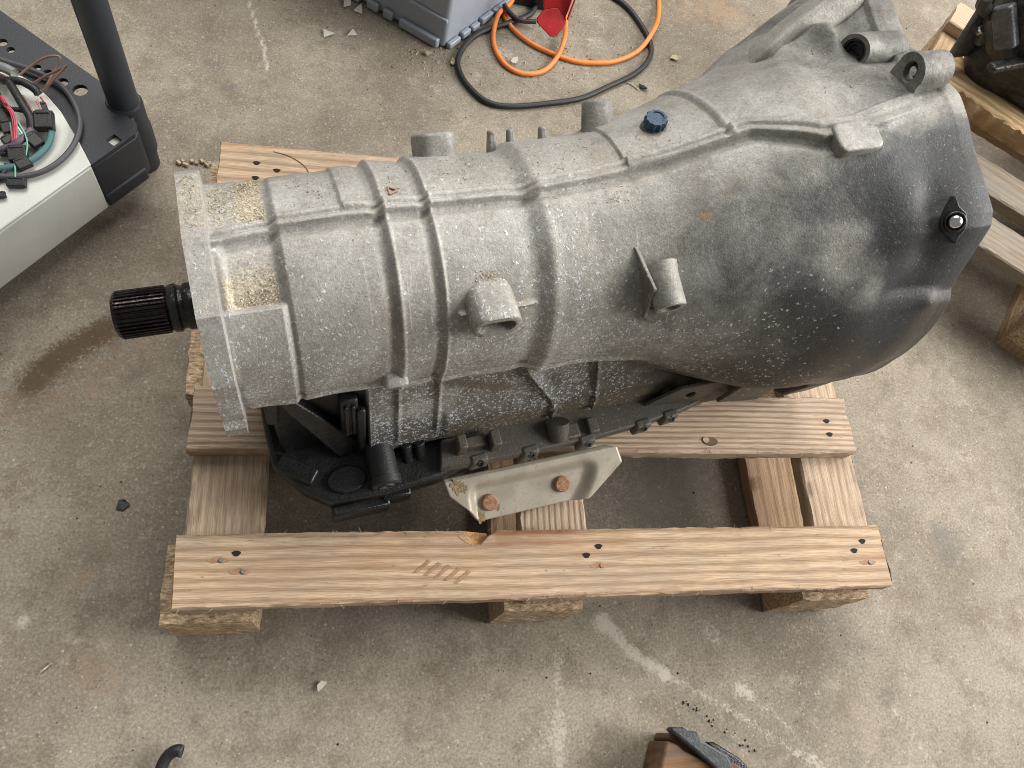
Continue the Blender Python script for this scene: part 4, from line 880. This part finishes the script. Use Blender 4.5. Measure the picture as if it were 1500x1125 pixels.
for pts, r, m in (([(-0.2771, 0.6605, 0.1300), (-0.2617, 0.6457, 0.1380), (-0.2471, 0.6438, 0.1420), (-0.2345, 0.6411, 0.1420), (-0.2231, 0.6335, 0.1400)], .0048, 'rubber'), ([(-0.2555, 0.6446, 0.1400), (-0.2419, 0.6224, 0.1420), (-0.2314, 0.6053, 0.1420), (-0.2219, 0.5901, 0.1400), (-0.2196, 0.5757, 0.1350)], .0050, 'rubber'), ([(-0.2360, 0.6409, 0.1420), (-0.2245, 0.6345, 0.1410), (-0.2200, 0.6292, 0.1380)], .0046, 'rubber'),
                  ([(-0.2569, 0.5424, 0.1300), (-0.2382, 0.5483, 0.1340), (-0.2280, 0.5570, 0.1360), (-0.2203, 0.5726, 0.1360), (-0.2195, 0.5842, 0.1350)], .0042, 'purple'), ([(-0.2445, 0.5064, 0.1260), (-0.2383, 0.5268, 0.1290), (-0.2377, 0.5436, 0.1310)], .0020, 'purple'), ([(-0.2497, 0.4995, 0.1240), (-0.2425, 0.5138, 0.1270), (-0.2398, 0.5267, 0.1290)], .0026, 'rubber'), ([(-0.2702, 0.6349, 0.1320), (-0.2563, 0.6112, 0.1380), (-0.2479, 0.6018, 0.1400)], .0035, 'rubber'), ([(-0.2521, 0.6007, 0.1360), (-0.2427, 0.6022, 0.1380), (-0.2316, 0.6005, 0.1390)], .003, 'rubber')):
    cable('tape_bundle', pts, r, m, 12)
def conn(px, size, rot, mat='rubber'):
    b = MB(); x, y, z = size; R = Matrix.Rotation(rot, 3, 'Z') @ Matrix.Rotation(.25, 3, 'X'); p = Vector(px)-WO
    b.box(p, size, R); b.box(p+R @ Vector((0, y*.42, z*.42)), (x*.8, y*.25, z*.35), R); b.box(p+R @ Vector((x*.45, 0, 0)), (x*.2, y*1.12, z*.7), R)
    part('connector', b, M[mat], wl, .0012)
for px, sz, r_ in (((-0.2072, 0.5891, 0.1360), (.020, .022, .014), .15), ((-0.2258, 0.5015, 0.1270), (.020, .011, .008), .1), ((-0.2225, 0.5285, 0.1290), (.016, .013, .009), .7), ((-0.2144, 0.5603, 0.1340), (.014, .017, .009), .9), ((-0.2298, 0.5404, 0.1310), (.020, .018, .010), .2), ((-0.2388, 0.4832, 0.1260), (.009, .007, .006), .3), ((-0.2465, 0.5764, 0.1330), (.012, .016, .012), .4), ((-0.2466, 0.5444, 0.1290), (.009, .010, .008), .2), ((-0.2430, 0.5588, 0.1320), (.013, .010, .010), .8), ((-0.2086, 0.6065, 0.1380), (.006, .014, .010), .4), ((-0.2600, 0.5963, 0.1280), (.028, .028, .008), .5)):
    conn(px, sz, r_, 'rubber')
b = MB(); b.tube(w((-0.2913, 0.6748, 0.1340), (-0.2670, 0.6694, 0.1350), (-0.2520, 0.6603, 0.1360)), .0062, 18, 6); part('metal_sleeve', b, M['silver'], wl)
for k, m in ((0, 'copper'), (1, 'red'), (2, 'rubber'), (3, 'leaf')): cable('wire', [Vector((-0.2808, 0.6658, 0.1310))+Vector((0, -.0026*k, 0)), Vector((-0.2671, 0.6599, 0.1320))+Vector((0, -.0026*k, 0)), Vector((-0.2560, 0.6527, 0.1340))+Vector((0, -.002*k, 0))], .0012, m, 7)

# ------------------------------------------------------------------ grey bin, cables and socket at the back
bc, bl, br = Vector((0.3097, 0.9300)), Vector((0.1639, 1.0237)), Vector((0.4038, 1.0359)); dl = (bl-bc).normalized(); dr = (br-bc).normalized()
bn = thing('grey_bin', 'blue grey plastic bin with a ribbed foot standing on the floor at the top', 'bin', (bc.x, bc.y, 0))
B3 = lambda a, q, h: (dl.x*a+dr.x*q, dl.y*a+dr.y*q, h)
b = MB()
def bring(o, h): return [B3(o, o, h), B3(.40-o, o, h), B3(.40-o, .30-o, h), B3(o, .30-o, h)]
b.loft([bring(.002, .001), bring(-.004, .34)]); part('bin_body', b, M['bin'], bn, .006, 3)
for a0, a1, q0, q1 in ((.010, .085, -.008, .0018), (.100, .118, -.007, .0018), (.128, .150, -.007, .0018), (.165, .33, -.008, .0018)):
    b = MB(); b.prism([(a0, q0), (a1, q0), (a1, q1), (a0, q1)], B3, .002, .019); part('foot_rail', b, M['bin'], bn, .0025)
for i, (a0, a1) in enumerate(((.006, .035), (.041, .062), (.068, .088), (.094, .125), (.13, .2))):
    b = MB(); b.prism([(-.008, a0), (.0015, a0), (.0015, a1), (-.008, a1)], B3, .002, .013+.002*(i % 2)); part('foot_rail', b, M['bin'], bn, .0025)
b = MB(); b.prism([(.0, -.0035), (.36, -.0035), (.36, .0015), (.0, .0015)], B3, .055, .062); part('ledge', b, M['bin'], bn, .0015)

def floor_cable(name, pts, r, mat, label, z=None):
    b = MB(); z = z or [r+.0003]*len(pts); b.tube([(p[0], p[1], h) for p, h in zip(pts, z)], r, 14, 10); return tag(part(name, b, M[mat], angle=80), label, 'cable')
floor_cable('power_cable', [(0.4899, 1.0992), (0.4702, 1.0405), (0.4230, 1.0059), (0.3766, 0.9787), (0.3477, 0.9453), (0.3322, 0.9055), (0.3358, 0.8755), (0.3508, 0.8476), (0.3772, 0.8215), (0.4150, 0.8160), (0.4807, 0.8304), (0.5429, 0.8506), (0.5987, 0.8859), (0.6518, 0.9235), (0.6833, 0.9640), (0.6900, 1.0019), (0.6785, 1.0446), (0.6572, 1.0865), (0.6293, 1.1119), (0.5732, 1.1503)], .0047, 'rubber', 'thick black cable looped in a wide ring on the floor')
pts = [(0.4599, 1.1289), (0.4337, 1.0580), (0.4064, 1.0163), (0.3962, 0.9625), (0.4071, 0.9197), (0.4284, 0.8979), (0.4557, 0.8941), (0.4846, 0.9075), (0.5081, 0.9379), (0.5227, 0.9758), (0.5298, 1.0117), (0.5322, 1.0511)]
pt2 = [(0.4010, 1.1003), (0.4131, 1.0476), (0.4301, 1.0004), (0.4611, 0.9678), (0.4967, 0.9490), (0.5390, 0.9361), (0.5832, 0.9378), (0.6230, 0.9501), (0.6660, 0.9814), (0.6938, 1.0195), (0.7143, 1.0680), (0.7279, 1.1423)]
r = .0042
floor_cable('extension_cable', pts, r, 'orange', 'orange cable curled in a tight loop under the red flap', [r, r*2, r*2.9, r, r, r, r, r, r*2, r*3, r*2, r*2])
floor_cable('extension_cable', pt2, r, 'orange', 'orange cable sweeping over the black ring towards the top edge', [r, r, r, r, r, r, r, r, r, .0135, r*2, r])
so = thing('socket_box', 'black power socket box with red angular flap lying among the cables', 'socket', (0.4994, 1.0575, 0.0000)); SO = Vector((0.4994, 1.0575, 0.0000))
so_ = lambda p: Vector(p)-SO
def plate3(name, px, t, mat, bev=.0015):
    P = [so_(p) for p in px]; nn = (P[1]-P[0]).cross(P[2]-P[0]).normalized(); nn = nn if nn.z > 0 else -nn; b = MB(); n = len(P)
    b.add([p-nn*t for p in P]+P, [tuple(range(n-1, -1, -1)), tuple(range(n, 2*n))]+[(i, (i+1) % n, n+(i+1) % n, n+i) for i in range(n)]); return part(name, b, M[mat], so, bev)
plate3('flap', [(0.4699, 0.9673, 0.0750), (0.4595, 0.9598, 0.0620), (0.4618, 0.9559, 0.0560), (0.4876, 0.9463, 0.0400), (0.4986, 0.9480, 0.0400), (0.5124, 0.9612, 0.0560), (0.5127, 0.9688, 0.0620), (0.4936, 0.9738, 0.0770)], .004, 'red')
plate3('flap_back', [(0.4699, 0.9673, 0.0750), (0.4936, 0.9738, 0.0770), (0.5109, 0.9678, 0.0640), (0.5203, 0.9888, 0.1100), (0.4613, 0.9810, 0.1100)], .004, 'red')
plate3('flap_back', [(0.5112, 0.9640, 0.0660), (0.5172, 0.9726, 0.1150), (0.5215, 0.9834, 0.1080), (0.5142, 0.9666, 0.0600)], .002, 'red', .0005)
b = MB(); b.box((-.014, .024, .012), (.105, .052, .022), Matrix.Rotation(-.12, 3, 'Z')); part('socket_base', b, M['plastic'], so, .004)
b = MB(); b.box((-.030, .040, .028), (.05, .03, .012), Matrix.Rotation(.3, 3, 'Z')); part('socket_cover', b, M['strip'], so, .003)
b = MB(); b.tube([so_(p) for p in ((0.4146, 1.0352, 0.0080), (0.4257, 1.0215, 0.0100), (0.4375, 1.0135, 0.0100), (0.4556, 1.0143, 0.0120))], .0018, 8, 6); part('red_lead', b, M['pink'], so)
b = MB(); b.tube([so_(p) for p in ((0.4159, 1.0349, 0.0200), (0.4285, 1.0207, 0.0140), (0.4454, 1.0093, 0.0120), (0.4739, 1.0108, 0.0120))], .004, 10, 6); part('black_lead', b, M['rubber'], so)

# ------------------------------------------------------------------ near edge: hose and block
b = MB(); b.tube([(*(-0.0230, -0.1659), .012), (*(-0.0178, -0.1472), .0125), (*(-0.0143, -0.1358), .014), (*(-0.0090, -0.1283), .016), (*(-0.0019, -0.1248), .018), (*(0.0037, -0.1258), .018)], .0062, 18, 8)
hs = tag(part('rubber_hose', b, M['rubber'], angle=70), 'short bent black rubber hose end at the bottom left edge', 'hose')
hd = (Vector((*(0.0037, -0.1258), .018))-Vector((*(-0.0019, -0.1248), .018))).normalized(); he = Vector((*(0.0037, -0.1258), .018))
b = MB(); b.lathe(he, hd, [(-.002, .0063), (.0006, .0063), (.0007, .0044)], 24, False); part('hose_rim', b, M['strip'], hs); b = MB(); b.lathe(he, hd, [(.0004, .0045), (.00042, .0001)], 20); part('hose_bore', b, M['hole'], hs)
bk = thing('wooden_block', 'rusty brown wooden block with black strip at the bottom edge of the picture', 'block', (0.5524, -0.1807, 0.0000)); BO = Vector((0.5524, -0.1807, 0.0000))
L3 = lambda p: Vector(p)-BO
def hexa(name, top, z0, mat, bev=.002, par=bk):
    T = [L3(p) for p in top]; n = len(T); b = MB(); b.add([(p.x, p.y, z0) for p in T]+T, [tuple(range(n-1, -1, -1)), tuple(range(n, 2*n))]+[(i, (i+1) % n, n+(i+1) % n, n+i) for i in range(n)]); return part(name, b, M[mat], par, bev)
hexa('block_body', [(0.5262, -0.1485, 0.0600), (0.5384, -0.1542, 0.0600), (0.5456, -0.1610, 0.0600), (0.5894, -0.1813, 0.0600), (0.5995, -0.2162, 0.0600), (0.4986, -0.2150, 0.0600)], .001, 'rusty_wood', .003)
hexa('block_step', [(0.5364, -0.1406, 0.0540), (0.5476, -0.1492, 0.0540), (0.6135, -0.1811, 0.0540), (0.6145, -0.2077, 0.0500), (0.5462, -0.1682, 0.0500), (0.5329, -0.1475, 0.0540)], .001, 'rusty_wood', .002)
hexa('black_strip', [(0.5270, -0.1380, 0.0700), (0.5308, -0.1348, 0.0700), (0.5424, -0.1362, 0.0730), (0.5476, -0.1400, 0.0730), (0.5597, -0.1422, 0.0710), (0.5632, -0.1508, 0.0710), (0.5921, -0.1681, 0.0700), (0.5998, -0.1818, 0.0660), (0.5916, -0.1983, 0.0660), (0.5734, -0.1778, 0.0690), (0.5480, -0.1554, 0.0700), (0.5394, -0.1479, 0.0700)], .0545, 'strip', .003)
hexa('black_strip', [(0.5761, -0.1538, 0.0560), (0.5853, -0.1544, 0.0560), (0.6143, -0.1727, 0.0540), (0.6238, -0.1819, 0.0520), (0.6225, -0.2014, 0.0500), (0.6037, -0.1930, 0.0520)], .020, 'plastic', .003)

# ------------------------------------------------------------------ bits lying on the floor
def scrap(px, size, seed, mat, label, cat='scrap', shape=3, name='paper_scrap', h=.0035):
    rng = random.Random(seed); p = px; n = shape; pts = []
    for i in range(n):
        a = 2*math.pi*i/n+rng.uniform(-.35, .35); r_ = size*rng.uniform(.55, 1.1); pts.append((r_*math.cos(a), r_*math.sin(a)*.75, rng.uniform(.0008, h)))
    b = MB(); b.add([(x, y, z) for x, y, z in pts]+[(x, y, z+.0012) for x, y, z in pts], [tuple(range(n-1, -1, -1)), tuple(range(n, 2*n))]+[(i, (i+1) % n, n+(i+1) % n, n+i) for i in range(n)])
    o = part(name, b, M[mat], loc=(p[0], p[1], .0006), rot=(0, 0, rng.uniform(0, 6))); return tag(o, label, cat, 'paper scraps beside the bin' if 'bin' in label and name == 'paper_scrap' else None)
scrap((0.1158, 0.9366), .013, 1, 'paper', 'pale pointed paper scrap left of the bin, lower one'); scrap((0.1586, 0.9450), .012, 2, 'paper', 'pale triangular paper scrap nearest below the bin foot')
scrap((0.1677, 1.0017), .015, 3, 'paper', 'pale paper scrap lying against the left foot of the bin'); scrap((0.1470, 1.0142), .016, 4, 'paper', 'long pale paper scrap at the top edge left of the bin', shape=4)
scrap((0.7340, 0.9750), .011, 5, 'leaf', 'tan dry chip on the floor between black ring cable and gearbox', 'chip', 5, 'wood_chip'); scrap((0.1435, -0.0676), .008, 6, 'paper', 'small whitish chip on the floor below the pallet front board', 'chip', 5, 'stone_chip')
scrap((-0.0922, 0.1431), .011, 7, 'rubber', 'small black plastic flake on the floor left of the pallet', 'flake', 5, 'plastic_flake'); scrap((0.6617, 0.8929), .010, 8, 'rubber', 'small black lump on the floor just above the blue plug', 'lump', 6, 'rubber_lump', .008)
scrap((0.3252, 0.9029), .009, 9, 'leaf', 'crumpled pale fluff beside the left bend of the black ring cable', 'fluff', 7, 'fluff', .008); scrap((0.4311, 0.9201), .011, 10, 'paper', 'crumpled pale paper bit inside the orange loop', 'scrap', 6, 'paper_scrap', .008)
scrap((0.2840, 0.9153), .008, 12, 'leaf', 'pale crumb cluster in front of the bin corner', 'crumb', 6, 'crumb', .006)
b = MB()
for k, p in enumerate(((-0.0822, 0.6491), (-0.0770, 0.6521), (-0.0727, 0.6464), (-0.0650, 0.6534), (-0.0583, 0.6516), (-0.0511, 0.6548), (-0.0440, 0.6493), (-0.0405, 0.6522))):
    rng = random.Random(k); b.box((p[0], p[1], .003), (.007*rng.uniform(.6, 1.2), .005, .0045), Matrix.Rotation(rng.uniform(0, 3), 3, 'Z') @ Matrix.Rotation(.4, 3, 'X'))
tag(part('wood_crumbs', b, M['leaf'], None, .001), 'row of pale wood crumbs on the floor behind the gearbox tail', 'crumbs', kind='stuff')
for pts, lab in (([(0.6348, 0.9019), (0.6533, 0.8870)], 'thin straw lying on the floor near the blue plug'), ([(-0.1500, -0.0393), (-0.1407, -0.0307)], 'thin straw on the floor at the left edge')):
    b = MB(); b.tube([(p[0], p[1], .002) for p in (pts[0], ((pts[0][0]+pts[1][0])/2+.001, (pts[0][1]+pts[1][1])/2+.001), pts[1])], .0010, 6, 4); tag(part('straw', b, M['sawdust']), lab, 'straw')
rng = random.Random(77); b = MB()
def crumb(x, y, s):
    R = Matrix.Rotation(rng.uniform(0, 6), 3, 'Z'); b.add([Vector((x, y, 0))+R @ Vector(q)*s for q in ((1, 0, 0), (-.6, .8, 0), (-.6, -.8, 0), (.1, .1, .8))], [(0, 2, 1), (0, 1, 3), (1, 2, 3), (2, 0, 3)])
for _ in range(1500): crumb(rng.uniform(-.5, 1.5), rng.uniform(-.3, 1.25), rng.uniform(.0006, .0016))
for _ in range(260):
    q = (0.4779, 0.9462); crumb(rng.gauss(q[0], .12), rng.gauss(q[1], .06), rng.uniform(.001, .0032))
for _ in range(70):
    q = (0.2977, 0.9112); crumb(rng.gauss(q[0], .03), rng.gauss(q[1], .02), rng.uniform(.001, .0035))
tag(part('floor_crumbs', b, M['leaf']), 'tiny pale crumbs and grit strewn over the concrete floor', 'grit', kind='stuff')
b = MB()
for _ in range(260): crumb(rng.uniform(-.5, 1.5), rng.uniform(-.3, 1.25), rng.uniform(.0008, .0022))
l0, l1 = (0.5794, -0.1108), (0.6651, -0.1728)
for _ in range(26):
    t_ = rng.random()**1.7; crumb(l0[0]+(l1[0]-l0[0])*t_+rng.gauss(0, .003), l0[1]+(l1[1]-l0[1])*t_+rng.gauss(0, .003), rng.uniform(.0008, .0026))
tag(part('dark_crumbs', b, M['hole']), 'tiny black crumbs strewn over the concrete floor', 'grit', kind='stuff')
